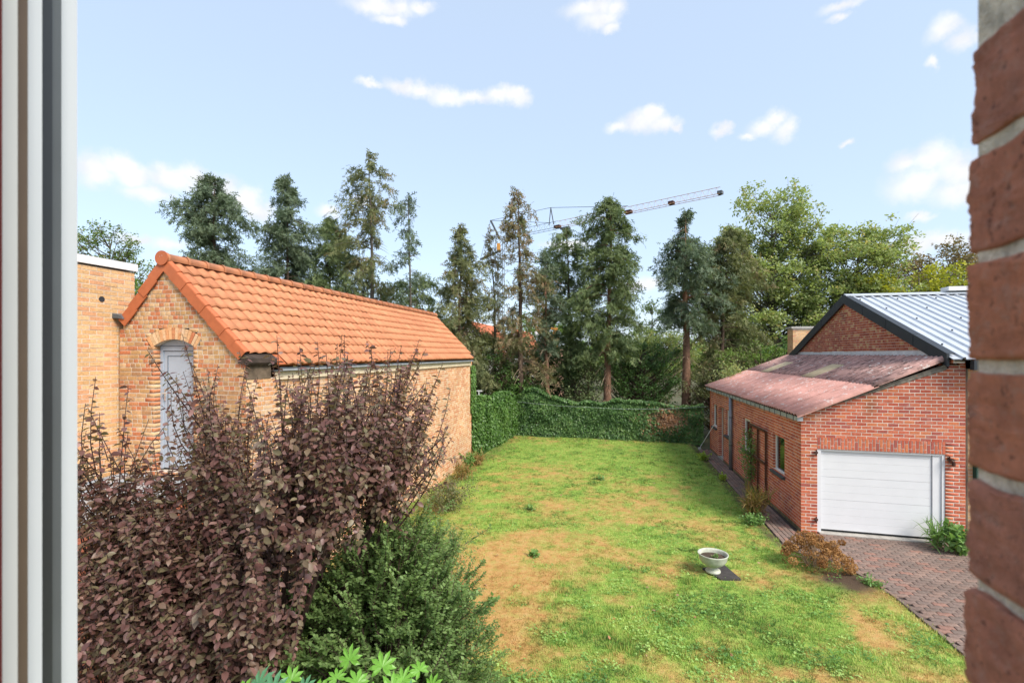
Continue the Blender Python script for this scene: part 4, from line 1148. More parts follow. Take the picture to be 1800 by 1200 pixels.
# ------------------------------------------------------------------ window frame and reveal close to the camera
def near(px, d):
    """world x,y of image column px (photo pixels) at depth d"""
    cx = (px-900)/875*d; s, c = math.sin(YAW), math.cos(YAW)
    return Vector((cx*c - d*s, d*c + cx*s, 0))
wf = empty('window_frame', near(110, .5), 'white window frame with dark rubber gaskets at the left edge', 'window frame')
def bar(name, p0, p1, d0, d1, mat, rnd=0.0, seg=6):
    B_ = near(p1, d1) - Vector((-math.sin(YAW), math.cos(YAW), 0))*(d1-d0); A_ = near(p0, d1) - Vector((-math.sin(YAW), math.cos(YAW), 0))*(d1-d0); dp_ = Vector((-math.sin(YAW), math.cos(YAW), 0))*(d1-d0)
    w = (B_-A_); poly = []
    for t in range(seg+1):
        u = t/seg; bulge = rnd*math.sin(math.pi*u)
        poly.append(A_ + w*u - dp_.normalized()*bulge + Vector((0,0,3.1)))
    poly += [B_ + dp_ + Vector((0,0,3.1)), A_ + dp_ + Vector((0,0,3.1))]
    b = MB(); b.prism(poly, (0, 0, 2.2)); return b.build(name, mat, wf)
bar('outer_frame', 70, 136, .64, .665, M['frame_pvc'], .004, 10)
bar('frame_lip', 60, 110, .625, .632, M['frame_pvc'])
bar('rebate', 60, 108, .60, .615, M['gasket_grey'])
bar('gasket', 50, 92, .575, .59, M['gasket'], .004)
bar('sash', 20, 74, .53, .56, M['frame_pvc'], .012, 12)
bar('inner_rebate', 0, 49, .50, .515, M['brown_shadow_rebate'])
bar('glazing_bead', -30, 31, .46, .48, M['grey_profile'], .014, 12)
bar('curtain', -60, 4, .42, .43, M['maroon'], .002)

rv = empty('window_reveal', (.3, .4, 3), 'rough red brick window reveal with pale mortar joints at the right edge', 'wall')
AX, AY = .247, .425
b = MB(); b.box(AX+.0035, AX+.35, AY-.24, AY-.005, 3.0, 5.4); rw = b.build('wall', M['mortar_near'], rv)
def near_brick(z0, z1, seed, dx, dy):
    rs = np.random.default_rng(seed); nx_, ny_, nz_ = 12, 18, 30
    v = []; idx = {}; f = []
    x0, x1, y0, y1 = AX+dx, AX+.34, AY-.205, AY+dy
    def vert(i, j, k):
        key = (i, j, k)
        if key in idx: return idx[key]
        u = (i/nx_)**2.2; w_ = 1-(1-j/ny_)**2.4; t = k/nz_          # spacing denser at the visible arris
        idx[key] = len(v); v.append((x0 + (x1-x0)*u, y0 + (y1-y0)*w_, z0 + (z1-z0)*t)); return idx[key]
    for a in range(ny_):
        for c in range(nz_):
            f.append((vert(0,a,c), vert(0,a,c+1), vert(0,a+1,c+1), vert(0,a+1,c)))
    for a in range(nx_):
        for c in range(nz_): f.append((vert(a,ny_,c), vert(a,ny_,c+1), vert(a+1,ny_,c+1), vert(a+1,ny_,c)))
        for c in range(ny_):
            f.append((vert(a,c,0), vert(a,c+1,0), vert(a+1,c+1,0), vert(a+1,c,0))); f.append((vert(a,c,nz_), vert(a+1,c,nz_), vert(a+1,c+1,nz_), vert(a,c+1,nz_)))
    p = np.array(v); r = .0028; lo = np.array([x0, y0, z0]) + r; hi = np.array([x1, y1, z1]) - r
    c = np.clip(p, lo, hi); dl = p - c; L_ = np.linalg.norm(dl, axis=1, keepdims=True)
    p = np.where(L_ > r, c + dl/np.maximum(L_, 1e-9)*r, p); q = p.copy()
    p[:, 0] += (fbm(q[:, 1]*55 + q[:, 0]*40, q[:, 2]*55 + seed*7.3, 4, seed)-.5)*.005 + (vnoise(q[:, 1]*420, q[:, 2]*420 + seed, seed+3)-.5)*.0022
    p[:, 1] += (fbm(q[:, 0]*60 + 3, q[:, 2]*60 + seed*3.1, 4, seed+5)-.5)*.006 + (vnoise(q[:, 0]*400, q[:, 2]*400 + seed, seed+4)-.5)*.0024
    p[:, 2] += (fbm(q[:, 0]*50 + 9, q[:, 1]*50 + seed, 3, seed+9)-.5)*.005
    b = MB(); b.add(p, f); return b.build('brick', M['brick_near'], rw, True)
for k in range(-7, 8):
    zj = 4.191 + k*.0772
    near_brick(zj + .0045, zj + .0772 - .0045, 50+k, random.uniform(-.003, .004), random.uniform(-.004, .003))

# ------------------------------------------------------------------ foliage templates
LEAF = ([(0,0,0),(-.26,.28,.05),(.26,.28,.05),(0,.34,0),(-.25,.64,.04),(.25,.64,.04),(0,.68,-.03),(0,1,-.10)],
        [(0,3,1),(0,2,3),(1,3,6,4),(3,2,5,6),(4,6,7),(6,5,7)])
DIAM = ([(0,0,0),(-.30,.45,.07),(0,1,-.04),(.30,.45,.07)], [(0,3,2),(0,2,1)])
IVYL = ([(0,0,0),(-.42,.22,.05),(-.24,.60,.03),(0,1,-.08),(.24,.60,.03),(.42,.22,.05)], [(0,5,4,3),(0,3,2,1)])
def frond_template():
    v = []; f = []
    def tri(a, b, c):
        k = len(v); v.extend([a, b, c]); f.append((k, k+1, k+2))
    tri((-.05,0,0), (.05,0,0), (0,1,-.02))
    for k, t in enumerate((.08,.26,.44,.62)):
        s = 1 if k % 2 else -1; l = .46*(1-t*.6)
        tri((0,t-.02,0), (0,t+.19,0), (s*l*.80, t+l*.80, -.06))
    return v, f
FROND = frond_template()

def tube_path(p, q, bend, n, seed=None):
    p, q = np.array(p, float), np.array(q, float)
    t = np.linspace(0, 1, n)[:, None]
    return p + (q-p)*t + np.array(bend)*np.sin(np.pi*t)

# ------------------------------------------------------------------ conifers behind the back wall
def conifer(name, label, x, y, H, profile, crown_base, mat, bark='bark', dens=1.0, lean=(0,0), fl=.37, seed=0, bare=0.0, tr=.16, group='tall conifers behind the ivy wall'):
    rs = np.random.default_rng(seed)
    t = empty(name, (x, y, 0), label, 'tree', group)
    hs = np.linspace(0, H, 12)
    wob = np.cumsum(rs.normal(0, .05, (12, 2)), 0)
    cxs = x + lean[0]*(hs/H)**1.4 + wob[:, 0]*(hs/H); cys = y + lean[1]*(hs/H) + wob[:, 1]*(hs/H)
    b = MB(); b.tube(np.stack([cxs, cys, hs-.05], 1), list(np.maximum(tr*(1-hs/H)**.8, .012)), 9)
    trunk = b.build('trunk', M[bark], t, True)
    tp, rp = zip(*profile)                                    # height fraction -> radius
    b = MB(); P = []; D = []; S = []
    z = crown_base
    def radius(z): return float(np.interp(z/H, tp, rp))
    nb = int((H-crown_base)*14*min(1.15, dens)); a0 = rs.uniform(0, 6.28); gap = .33 + .28*max(0, 1.0-dens)
    for i in range(nb):
        z = crown_base + (H-crown_base)*((i+rs.random())/nb)
        R_ = radius(z)
        if R_ < .06: continue
        lumps = .90 + .14*math.sin(z*2.3+seed) + .22*rs.normal()
        L_ = max(.15, R_*min(1.25, max(.35, lumps)))
        a = rs.uniform(0, 2*math.pi); vn = float(vnoise(np.array([a*2.2/math.pi*2]), np.array([z*.95 + seed*3.7]), seed)[0]); L_ *= (.50 + .95*vn)*(1 + .22*math.cos(a-a0)); thin = vn < gap; cx = np.interp(z, hs, cxs); cy = np.interp(z, hs, cys)
        n = 5; s = np.linspace(0, 1, n)
        rise = rs.uniform(.0, .6)
        px = cx + np.cos(a)*L_*s; py = cy + np.sin(a)*L_*s; pz = z + L_*(rise*s - (rise*.5 + rs.uniform(.25, .6))*s*s)
        b.tube(np.stack([px, py, pz], 1), list(np.linspace(.012 + .012*L_, .004, n)), 3, False)
        if thin or rs.random() < bare:
            if rs.random() < .75: continue
        m_ = int((16 + 42*L_)*dens)
        u = rs.uniform(.18, 1.02, m_)**.8
        q = np.stack([np.interp(u, s, px), np.interp(u, s, py), np.interp(u, s, pz)], 1)
        q += rs.normal(0, .07 + .05*L_, (m_, 3))
        out_ = np.array([math.cos(a), math.sin(a), 0])
        d = out_*rs.uniform(.0, .7, (m_, 1)) + np.array([0,0,-1])*rs.uniform(.1, 1.0, (m_, 1)) + rs.normal(0, .5, (m_, 3))
        P.append(q); D.append(d); S.append(rs.uniform(.55, 1.15, m_)*fl)
    if crown_base > 2.4:
        st_ = MB()
        for _ in range(int(16*(crown_base-1.2))):
            z = rs.uniform(1.6, crown_base+1.5); a = rs.uniform(0, 6.28); L_ = rs.uniform(.25, 1.0); cx = np.interp(z, hs, cxs); cy = np.interp(z, hs, cys)
            q = np.array([cx + math.cos(a)*L_, cy + math.sin(a)*L_, z - L_*rs.uniform(.1, .9)]); p_ = tube_path((cx, cy, z), q, (0,0,.12*L_), 4)
            st_.tube(p_, [.013,.010,.008,.005], 3, False)
            st_.tube([p_[2], p_[2] + rs.normal(0, .2, 3)], [.007,.004], 3, False)
        st_.build('dead_branches', M['twig_dry'], t)
    # leading shoot
    m_ = 26; q = np.stack([np.full(m_, cxs[-1]), np.full(m_, cys[-1]), H - rs.uniform(0, .7, m_)], 1); q[:, :2] += rs.normal(0, .05, (m_, 2))
    P.append(q); D.append(rs.normal(0, .4, (m_, 3)) + np.array([0,0,.5])); S.append(np.full(m_, fl*.55))
    b.build('branches', M[bark], t)
    P = np.concatenate(P); D = np.concatenate(D); S = np.concatenate(S)
    ax = frame_dn(D, unit(rs.normal(size=P.shape)))
    cl = (vnoise(P[:, 0]*1.6+P[:, 1]*1.1, P[:, 2]*1.4, seed) - .5)*.8
    rnd = np.clip(rs.random(len(P))*.75 + cl + .12, 0, 1)
    scatter('crown', FROND[0], FROND[1], P, ax, S, rnd, M[mat], t)
    return t

narrow = [(0,.9),(.3,1.0),(.55,.85),(.8,.55),(.93,.3),(1,.05)]
def prof(r, *pts): return [(a, r*b) for a, b in pts]
FULL = ((0,.8),(.25,1.0),(.5,1.0),(.7,.95),(.85,.86),(.94,.70),(1,.30))
SLIM = ((0,1.0),(.3,1.0),(.55,.75),(.75,.55),(.9,.35),(1,.05))
conifer('cypress_tree', 'dense blue green cypress above the near end of the tiled ridge', -20.78, 22.08, 13.5, prof(1.75,*FULL), 3.0, 'con_blue', dens=1.35, seed=1)
conifer('cypress_tree', 'dense cypress with a narrow twin top, second from the left', -17.66, 23.78, 13.7, prof(1.9,(0,1),(.5,1.15),(.68,.95),(.76,.62),(.9,.55),(.97,.3),(1,.05)), 3.0, 'con_blue', dens=1.3, seed=2)
conifer('cypress_tree', 'shorter rounded green cypress leaning on the second cypress from the left', -15.9, 25.2, 11.8, prof(2.1,(0,1),(.6,1.05),(.8,.85),(.93,.5),(1,.1)), 2.5, 'con_green', dens=1.15, seed=3)
conifer('cypress_tree', 'tallest thin crowned olive cypress with bare spreading branches', -13.14, 24.77, 15.2, prof(2.0,(0,.9),(.35,.95),(.6,.85),(.72,.6),(.82,.75),(.93,.55),(1,.08)), 3.5, 'con_olive', 'bark_grey', .78, seed=4, bare=.12, tr=.17)
conifer('cypress_tree', 'slim sparse cypress right of the tallest one', -10.71, 24.28, 12.4, prof(1.15,(0,1.3),(.35,1.1),(.6,.7),(.8,.75),(.93,.6),(1,.08)), 3.5, 'con_blue', 'bark_grey', .62, seed=5, bare=.15, tr=.12)
conifer('cypress_tree', 'dark bushy cypress low behind the middle of the tiled ridge', -11.4, 26.6, 8.6, prof(2.3,*FULL), 1.5, 'con_green', dens=.9, seed=15)
conifer('cypress_tree', 'pointed cypress clothed in bright ivy behind the far roof end', -8.27, 24.81, 11.0, prof(1.6,(0,1.1),(.5,1.05),(.74,.95),(.82,.6),(.88,.33),(.96,.22),(1,.05)), 2.5, 'con_olive', 'bark', 1.0, seed=6, tr=.13)
conifer('cypress_tree', 'thin dying cypress with brown tufts left of the crane mast', -6.9, 27.19, 11.2, prof(1.0,(0,1.2),(.4,1.0),(.7,.7),(.9,.6),(1,.1)), 3.0, 'con_brown', 'bark_grey', .55, seed=7, bare=.25, tr=.11)
conifer('cypress_tree', 'tall ragged cypress with dark ivy wrapped trunk and hanging brown sprays', -5.02, 25.52, 12.9, prof(1.6,(0,1.2),(.25,1.15),(.4,.8),(.58,.75),(.7,.6),(.85,.55),(.94,.42),(1,.06)), 2.6, 'con_brown', 'bark', .8, seed=8, bare=.12, tr=.17)
conifer('cypress_tree', 'slender small topped cypress with a reddish bare trunk', -3.82, 26.4, 9.7, prof(1.0,(0,.5),(.45,.4),(.6,.8),(.8,.7),(.93,.4),(1,.06)), 4.2, 'con_blue', 'bark_red', .9, seed=9, bare=.2, tr=.15)
conifer('cypress_tree', 'bushy cypress crowded against the left of the big weeping one', -2.85, 29.04, 11.5, prof(1.5,*FULL), 2.2, 'con_green', 'bark', 1.0, seed=10)
conifer('cypress_tree', 'big weeping cypress in the middle with bare lower trunk', -0.70, 26.96, 12.4, prof(1.5,(0,.6),(.3,.8),(.45,1.0),(.62,1.1),(.8,1.08),(.9,.85),(.95,.55),(1,.1)), 4.0, 'con_green', 'bark_red', 1.4, seed=11, tr=.24)
conifer('cypress_tree', 'drooping cypress with a thick straight reddish trunk near the garage', 3.40, 27.9, 11.8, prof(1.6,(0,.3),(.44,.5),(.55,1.0),(.7,1.15),(.82,1.1),(.9,.65),(1,.1)), 5.6, 'con_blue', 'bark_red', 1.15, seed=12, tr=.27)
conifer('cypress_tree', 'full olive cypress reaching low beside the thick trunked one', 5.35, 29.3, 11.0, prof(1.6,(0,1.2),(.3,1.1),(.6,1.1),(.8,1.0),(.93,.6),(1,.08)), 1.2, 'con_olive', 'bark', 1.25, seed=13)

# ------------------------------------------------------------------ broadleaf trees and shrubs
def broadleaf(name, label, x, y, lobes, trunk_h, mat, bark='bark_grey', n_cl=70, per=70, leaf=.15, spread=.5, tr=.2, seed=0, cat='tree', group=None, up=0.0, base=0.0):
    """lobes: (dx, dy, z, rx, ry, rz)"""
    rs = np.random.default_rng(seed)
    t = empty(name, (x, y, 0), label, cat, group)
    lob = np.array(lobes, float); w = lob[:, 3]*lob[:, 4]*lob[:, 5]; w = w/w.sum()
    b = MB()
    ztop = max(l[2]+l[5]*.3 for l in lobes)
    hs = np.linspace(0, ztop, 8); tw = np.cumsum(rs.normal(0, .06, (8, 2)), 0)
    tx = x + tw[:, 0]; ty = y + tw[:, 1]
    b.tube(np.stack([tx, ty, hs-.05], 1), list(np.maximum(tr*(1 - .93*hs/ztop), .02)), 8)
    b.build('trunk', M[bark], t, True)
    k = rs.choice(len(lob), n_cl, p=w)
    dirs = unit(rs.normal(size=(n_cl, 3))); rr = rs.uniform(.25, 1.0, n_cl)**.45
    C = lob[k, :3] + dirs*rr[:, None]*lob[k, 3:6] + np.array([x, y, 0])
    C[:, 2] = np.maximum(C[:, 2], base + .15)
    br = MB()
    for c in C:
        hd = math.hypot(c[0]-x, c[1]-y)
        z0 = min(max(trunk_h*.7, c[2] - hd*rs.uniform(.6, 1.2)), ztop*.97); z0 = max(min(z0, c[2]), .05)
        p0 = (np.interp(z0, hs, tx), np.interp(z0, hs, ty), z0)
        path = tube_path(p0, c, (0, 0, -.12*hd), 5)
        br.tube(path, list(np.linspace(.03 + .008*hd, .008, 5)), 4, False)
        for _ in range(3):
            q = c + rs.normal(0, spread*.75, 3); br.tube([path[3], (path[3]+q)/2 + rs.normal(0, .05, 3), q], [.012, .009, .005], 3, False)
    br.build('branches', M[bark], t)
    # leaves in lumpy sub-clusters
    sub = 7
    C2 = (C[:, None, :] + rs.normal(0, spread*.62, (n_cl, sub, 3))*np.array([1,1,.75])).reshape(-1, 3)
    m_ = max(4, per//sub)
    Pp = (C2[:, None, :] + rs.normal(0, spread*.30, (len(C2), m_, 3))*np.array([1,1,.7])).reshape(-1, 3)
    Pp[:, 2] = np.maximum(Pp[:, 2], base + .03)
    D = rs.normal(size=Pp.shape)*np.array([1,1,.6]) + np.array([0,0,up-.25])
    nrm = rs.normal(0, .55, Pp.shape) + np.array([0,0,1.0])
    cl = (np.repeat(rs.random(len(C2)), m_) - .5)*.5
    rnd = np.clip(rs.random(len(Pp))*.7 + cl + .15, 0, 1)
    scatter('crown', DIAM[0], DIAM[1], Pp, frame_dn(D, nrm), rs.uniform(.65, 1.25, len(Pp))*leaf, rnd, M[mat], t)
    return t

TG = 'broadleaf trees around the garden'
broadleaf('maple_tree', 'large leafy green broadleaf tree with airy top behind the metal roof', 9.9, 35.5, [(-.2,0,12.6,2.3,2.0,2.9),(1.9,0,11.6,1.9,2.0,2.0),(-2.2,0,9.8,2.0,2.4,3.0),(1.6,0,9.2,3.0,2.6,3.0),(.5,0,6.0,3.8,2.8,3.2),(3.6,0,10.2,1.9,2,2.0),(-2.6,-.5,6.0,1.8,2,2.6)], 3.5, 'dec_green', n_cl=240, per=220, leaf=.20, spread=.6, tr=.3, seed=21, group=TG)
broadleaf('maple_tree', 'green broadleaf tree with upswept branches right of the large leafy one', 14.2, 34.7, [(.0,0,9.4,2.3,2.2,2.5),(1.6,0,10.9,1.6,1.6,1.5),(-1.2,0,6.6,2.5,2.2,2.6),(1.6,0,7.4,1.6,1.8,1.6)], 3.0, 'dec_green', n_cl=130, per=180, leaf=.19, spread=.55, tr=.24, seed=22, group=TG, up=.6)
broadleaf('yellowing_tree', 'yellow green tree peeping over the silver metal roof', 16.9, 33.6, [(0,0,8.1,1.9,1.6,1.4),(-2.0,0,7.7,1.6,1.5,1.2),(1.6,0,8.6,1.3,1.4,1.0),(0,0,5.8,2.4,1.6,1.2)], 3, 'dec_yellow', n_cl=70, per=110, leaf=.22, spread=.5, seed=23, group=TG)
broadleaf('bronze_tree', 'brownish broad crowned tree at the far right beside the brick reveal', 28.0, 51.0, [(0,0,11.4,3.4,3,2.6),(-3.6,0,9.8,2.8,3,2.4),(3.4,0,11.0,3,3,2.8),(0,0,7.6,5.0,3,2.8)], 4, 'dec_brown', n_cl=190, per=130, leaf=.25, spread=.75, tr=.35, seed=24, group=TG)
broadleaf('robinia_tree', 'airy green tree above the white coping at the far left', -24.3, 19.3, [(0,0,9.2,1.5,1.5,1.2),(.9,.6,7.9,1.6,1.5,1.2),(-1.4,-.8,8.2,1.3,1.4,1.3),(2.2,1.2,7.4,1.0,1.0,.8)], 4, 'dec_mixed', n_cl=80, per=90, leaf=.13, spread=.34, tr=.2, seed=25, group=TG)
broadleaf('hazel_bush', 'bright yellow green bush between yellow building and tiled roof', -18.0, 16.2, [(0,0,6.0,1.6,1.6,1.6),(-1.0,-.6,6.6,1.3,1.3,.9),(1.5,1.2,5.8,1.3,1.3,1.4),(.3,0,4.2,1.8,1.8,1.6)], 2, 'dec_bright', n_cl=80, per=90, leaf=.13, spread=.35, seed=26, group=TG)
broadleaf('birch_tree', 'pale slender birch showing in the gap between the two big cypresses', 2.2, 37.4, [(0,0,7.0,1.0,1,1.0),(-.5,0,5.6,1.5,1.2,1.1),(.7,0,5.2,1.5,1.2,1.2),(0,0,3.8,2.0,1.5,1.2)], 2.5, 'dec_pale', n_cl=55, per=70, leaf=.17, spread=.4, tr=.12, seed=27, group=TG, up=-.4)
broadleaf('far_tree', 'rounded pale green tree far behind the slender cypress', -9.2, 56.0, [(0,0,6.4,3.6,3,2.4),(3.2,0,5.6,2.6,2,2.0),(-3.4,0,5.4,2.6,2,2.0)], 3, 'dec_bright', n_cl=70, per=80, leaf=.30, spread=.7, seed=28, group=TG)
broadleaf('far_tree', 'distant pale tree behind the birch', 3.5, 60.0, [(0,0,5.2,4.5,3,2.2),(-4.5,0,4.6,3,2,1.8)], 3, 'dec_pale', n_cl=60, per=70, leaf=.32, spread=.7, seed=38, group=TG)
SG = 'shrubs behind the ivy wall'
def shrub(label, x, y, lobes, mat, seed, n_cl=60, per=90, leaf=.11, spread=.35, name='shrub', group=SG, tr=.06):
    return broadleaf(name, label, x, y, lobes, .5, mat, 'bark', n_cl, per, leaf, spread, tr, seed, 'shrub', group)
shrub('bright green ivy mound above the left corner of the ivy wall', -5.9, 25.8, [(0,0,2.4,1.2,.9,1.5),(.9,-.2,1.8,1.2,.8,1.2),(-.8,0,3.6,.9,.8,1.0)], 'ivy', 31, 75, 100, .11)
shrub('olive shrub thicket rising left of the ivy mound', -8.0, 27.5, [(0,0,3.0,1.9,1.4,2.2),(-2.6,0,3.0,1.9,1.4,2.4),(1.2,0,4.2,1.0,1,1.4)], 'con_olive', 32, 80, 90, .13)
shrub('dark evergreen shrub behind the slender reddish trunk', -3.6, 28.6, [(0,0,2.6,1.7,1.2,2.1),(-1.2,0,3.8,1.0,1,1.2)], 'dec_dark', 33, 80, 90, .12)
shrub('green shrub at the foot of the big weeping cypress', -1.9, 27.2, [(0,0,2.4,1.2,.9,1.7),(.5,-.3,1.6,1.2,.8,1.0)], 'con_green', 34, 60, 80, .12)
shrub('dark leafy shrub filling the gap between the two thick trunks', 1.0, 29.2, [(0,0,2.6,2.0,1.3,2.3),(-1.3,0,3.2,1.1,1,1.6),(1.6,0,3.4,1.0,1,1.4)], 'dec_dark', 35, 110, 100, .13)
shrub('mid green shrub far behind the gap between the two thick trunks', 1.4, 33.5, [(0,0,3.4,2.6,1.5,2.6),(-2.2,0,3.6,1.4,1.2,2.2),(2.2,0,4.0,1.5,1.2,2.0)], 'dec_green', 36, 100, 90, .15)
shrub('low olive shrub right of the thick straight trunk', 4.6, 26.8, [(0,0,2.2,1.2,.9,1.9),(.9,.3,3.2,.9,.8,1.2)], 'con_olive', 37, 70, 80, .12)
shrub('yellow green shrub beside the brick chimney', 6.7, 26.0, [(0,0,3.4,1.1,1,1.3),(-1.0,.3,3.2,1.0,1,1.4),(.9,0,3.9,.8,.8,.8),(0,0,2.0,1.6,1,1.2)], 'dec_bright', 39, 80, 90, .12)
shrub('dark green hedge trees under the big leafy broadleaf', 10.0, 31.0, [(0,0,3.2,3.4,1.6,2.4),(-3.0,0,3.4,1.8,1.4,2.4),(3.4,0,3.6,2.4,1.5,2.2)], 'dec_dark', 40, 110, 90, .16)
shrub('brown and olive shrubs behind the far roof end', -10.4, 24.0, [(0,0,2.4,1.5,1,2.2),(1.6,.4,2.8,1.0,.9,1.9)], 'con_brown', 41, 70, 80, .13)
shrub('dark shrub mass behind the left cypresses', -17.0, 27.5, [(0,0,4.0,4.5,1.5,3.0),(-5,0,4.2,3,1.5,3.0),(5.0,0,4.0,3,1.5,3.0)], 'con_green', 42, 130, 90, .2, .5)
shrub('olive thicket in front of the white gabled far house', -9.6, 31.5, [(0,0,3.6,2.4,1.4,2.6),(-2.6,0,3.4,1.9,1.3,2.4),(2.4,0,3.0,1.7,1.2,2.2)], 'con_olive', 43, 110, 90, .15, .42)
shrub('green thicket hiding the foot of the ragged cypress', -5.2, 30.5, [(0,0,3.2,1.8,1.2,2.3),(-1.6,0,3.6,1.4,1.1,2.0)], 'con_green', 44, 80, 90, .14, .4)
shrub('broad green thicket behind the slim sparse cypress at the far tiled ridge', -12.6, 29.5, [(0,0,3.8,2.4,1.4,2.8),(-2.6,0,3.6,1.9,1.3,2.6)], 'con_green', 45, 90, 90, .15, .42)
# far wood line closing the horizon
def far_wood():
    rs = np.random.default_rng(99); N = 26000
    a = rs.uniform(-1.3, 1.1, N); R_ = rs.uniform(85, 120, N)
    x = np.sin(a)*R_; y = np.cos(a)*R_
    top = 3.0 + 5.0*fbm(a*14+40, R_*0+3, 4, 8)
    z = top*rs.random(N)**.7
    P = np.stack([x, y, z], 1)
    o = scatter('far_wood', DIAM[0], DIAM[1], P, frame_dn(rs.normal(size=P.shape), rs.normal(size=P.shape)), rs.uniform(.7, 1.4, N), rs.random(N), M['dec_mixed'])
    tag(o, 'distant line of woodland on the horizon behind the garden', 'wood', kind='stuff')
far_wood()

# ------------------------------------------------------------------ ivy clad walls
def ivy_wall(name, label, A_, B_, ztop, thick, n, seed, dead=None, size=.085, mat='ivy', nside=-1):
    rs = np.random.default_rng(seed)
    A_, B_ = np.array(A_, float), np.array(B_, float); U_ = B_-A_; L_ = np.linalg.norm(U_); U_ /= L_; N_ = np.array([U_[1], -U_[0]])
    t = empty(name, (*((A_+B_)/2), 0), label, 'wall')
    b = MB()
    o = Vector((*A_, 0)); b.obox(o - Vector((*N_, 0))*thick, Vector((*U_, 0))*L_, Vector((*N_, 0))*thick*.92, Vector((0,0,1))*(min(ztop(0), ztop(L_), ztop(L_/2))-.12))
    b.build('wall', M['brick_old'], t)
    u = rs.uniform(0, L_, n); zt = np.array([ztop(q) for q in u]); 
    part = rs.random(n)
    bulge = .10 + .20*fbm(u*1.1, rs.random(n)*0+seed, 3, seed)
    z = zt*rs.random(n)**.85
    lump = fbm(u*1.5, z*1.5, 4, seed+3)
    off = .04 + .30*lump*np.clip((zt-z)/.3, .35, 1)
    top = part < .24
    z = np.where(top, zt + (fbm(u*2.2, u*0+7, 3, seed)-.4)*.35 - rs.random(n)*.10, z)
    off = np.where(top, rs.uniform(-thick, .18, n), off - rs.random(n)*.09)
    xy = A_[None] + U_[None]*u[:, None] + N_[None]*off[:, None]
    P = np.stack([xy[:, 0], xy[:, 1], np.maximum(z, .03)], 1)
    nrm = np.concatenate([np.repeat(N_[None], n, 0)*np.where(top, .35, 1.0)[:, None], np.where(top, 1.0, .35)[:, None]], 1) + rs.normal(0, .42, (n, 3))
    D = np.array([0,0,-1.0]) + rs.normal(0, .55, (n, 3)) + np.concatenate([N_*.4, [0]])
    rnd = np.clip(rs.random(n)*.75 + (fbm(u*2, z*2, 3, seed+9)-.5)*.9 + .1, 0, 1)
    S = rs.uniform(.7, 1.3, n)*size
    if dead is not None:
        du = dead(u, z); isd = rs.random(n) < du
        keep = ~(isd & (rs.random(n) < .45))
        sel = isd & keep
        scatter('dead_ivy', IVYL[0], IVYL[1], P[sel], frame_dn(D[sel], nrm[sel]), S[sel]*.8, rs.random(sel.sum()), M['ivy_dead'], t)
        tw = MB()
        for _ in range(170):
            uu, zz = rs.normal(7.55, .55), rs.normal(1.15, .28)
            p = A_ + U_*uu + N_*rs.uniform(.02, .16); q = p + U_*rs.normal(0, .22) + N_*rs.normal(.03, .05)
            tw.tube([(p[0], p[1], zz), ((p[0]+q[0])/2, (p[1]+q[1])/2, zz+rs.normal(0, .1)), (q[0], q[1], zz+rs.normal(0, .2))], [.007, .006, .004], 3, False)
        tw.build('dead_stems', M['twig_dry'], t)
        ok = ~isd
        P, D, nrm, S, rnd = P[ok], D[ok], nrm[ok], S[ok], rnd[ok]
    scatter('ivy', IVYL[0], IVYL[1], P, frame_dn(D, nrm), S, rnd, M[mat], t)
    return t
ivy_wall('ivy_wall', 'long back garden wall covered in dark ivy with a dead brown patch', (-5.25,25.25), (3.75,24.55), lambda u: 2.0 + .35*math.exp(-((u-.9)/.6)**2) + .12*math.sin(u*1.3) - .02*u, .3, 34000, 51, size=.10, mat='ivy_dark',
         dead=lambda u, z: 1.25*np.exp(-((u-7.5)/.85)**2 - ((z-1.15)/.5)**2) + .35*np.exp(-((u-6.9)/.9)**2 - ((z-.5)/.4)**2))
ivy_wall('ivy_hedge', 'bright green ivy clad side wall between outbuilding and back wall', (-5.85,18.85), (-5.40,25.3), lambda u: 2.42 - .03*u + .12*math.sin(u*1.7), .35, 28000, 52, size=.10)
def end_ivy():
    rs = np.random.default_rng(61); n = 2600
    z = rs.uniform(1.9, 3.75, n); w = np.interp(z, [1.9, 2.6, 3.75], [.5, .3, .14])
    P = np.stack([TX + rs.uniform(-.25, .10, n), TY1 + .03 + rs.uniform(0, 1, n)*w, z], 1)
    s = rs.random(n) < .25; P[s, 1] = TY1 - rs.random(s.sum())*.22; P[s, 0] = TX + .02 + rs.random(s.sum())*.05
    t = empty('climbing_ivy', (TX, TY1+.1, 0), 'ivy climbing the far corner of the outbuilding', 'ivy')
    b = MB(); b.tube([(TX-.05, TY1+.05, 0), (TX-.02, TY1+.06, 2), (TX-.05, TY1+.05, 3.6)], [.03,.02,.01], 5); b.build('stem', M['bark'], t)
    scatter('leaves', IVYL[0], IVYL[1], P, frame_dn(np.array([0,0,-1.]) + rs.normal(0, .5, (n, 3)), np.array([1,-.3,.3]) + rs.normal(0, .4, (n, 3))), rs.uniform(.06, .10, n), rs.uniform(.3, 1, n), M['ivy'], t)
end_ivy()
b = MB(); b.tube([(-5.1,24.7,1.78),(-3.0,24.4,1.66),(0.0,24.1,1.60),(2.0,24.0,1.66),(3.8,23.6,1.85)], .005, 5)
tag(b.build('washing_line', M['zinc']), 'thin pale washing line strung in front of the ivy wall', 'line')
b = MB(); b.tube([(-5.95,20.6,0),(-5.95,20.6,2.62)], .02, 8); b.box(-6.05,-5.80,20.58,20.62,2.60,2.64)
tag(b.build('post', M['white_cop']), 'small white T shaped post above the side ivy wall', 'post')

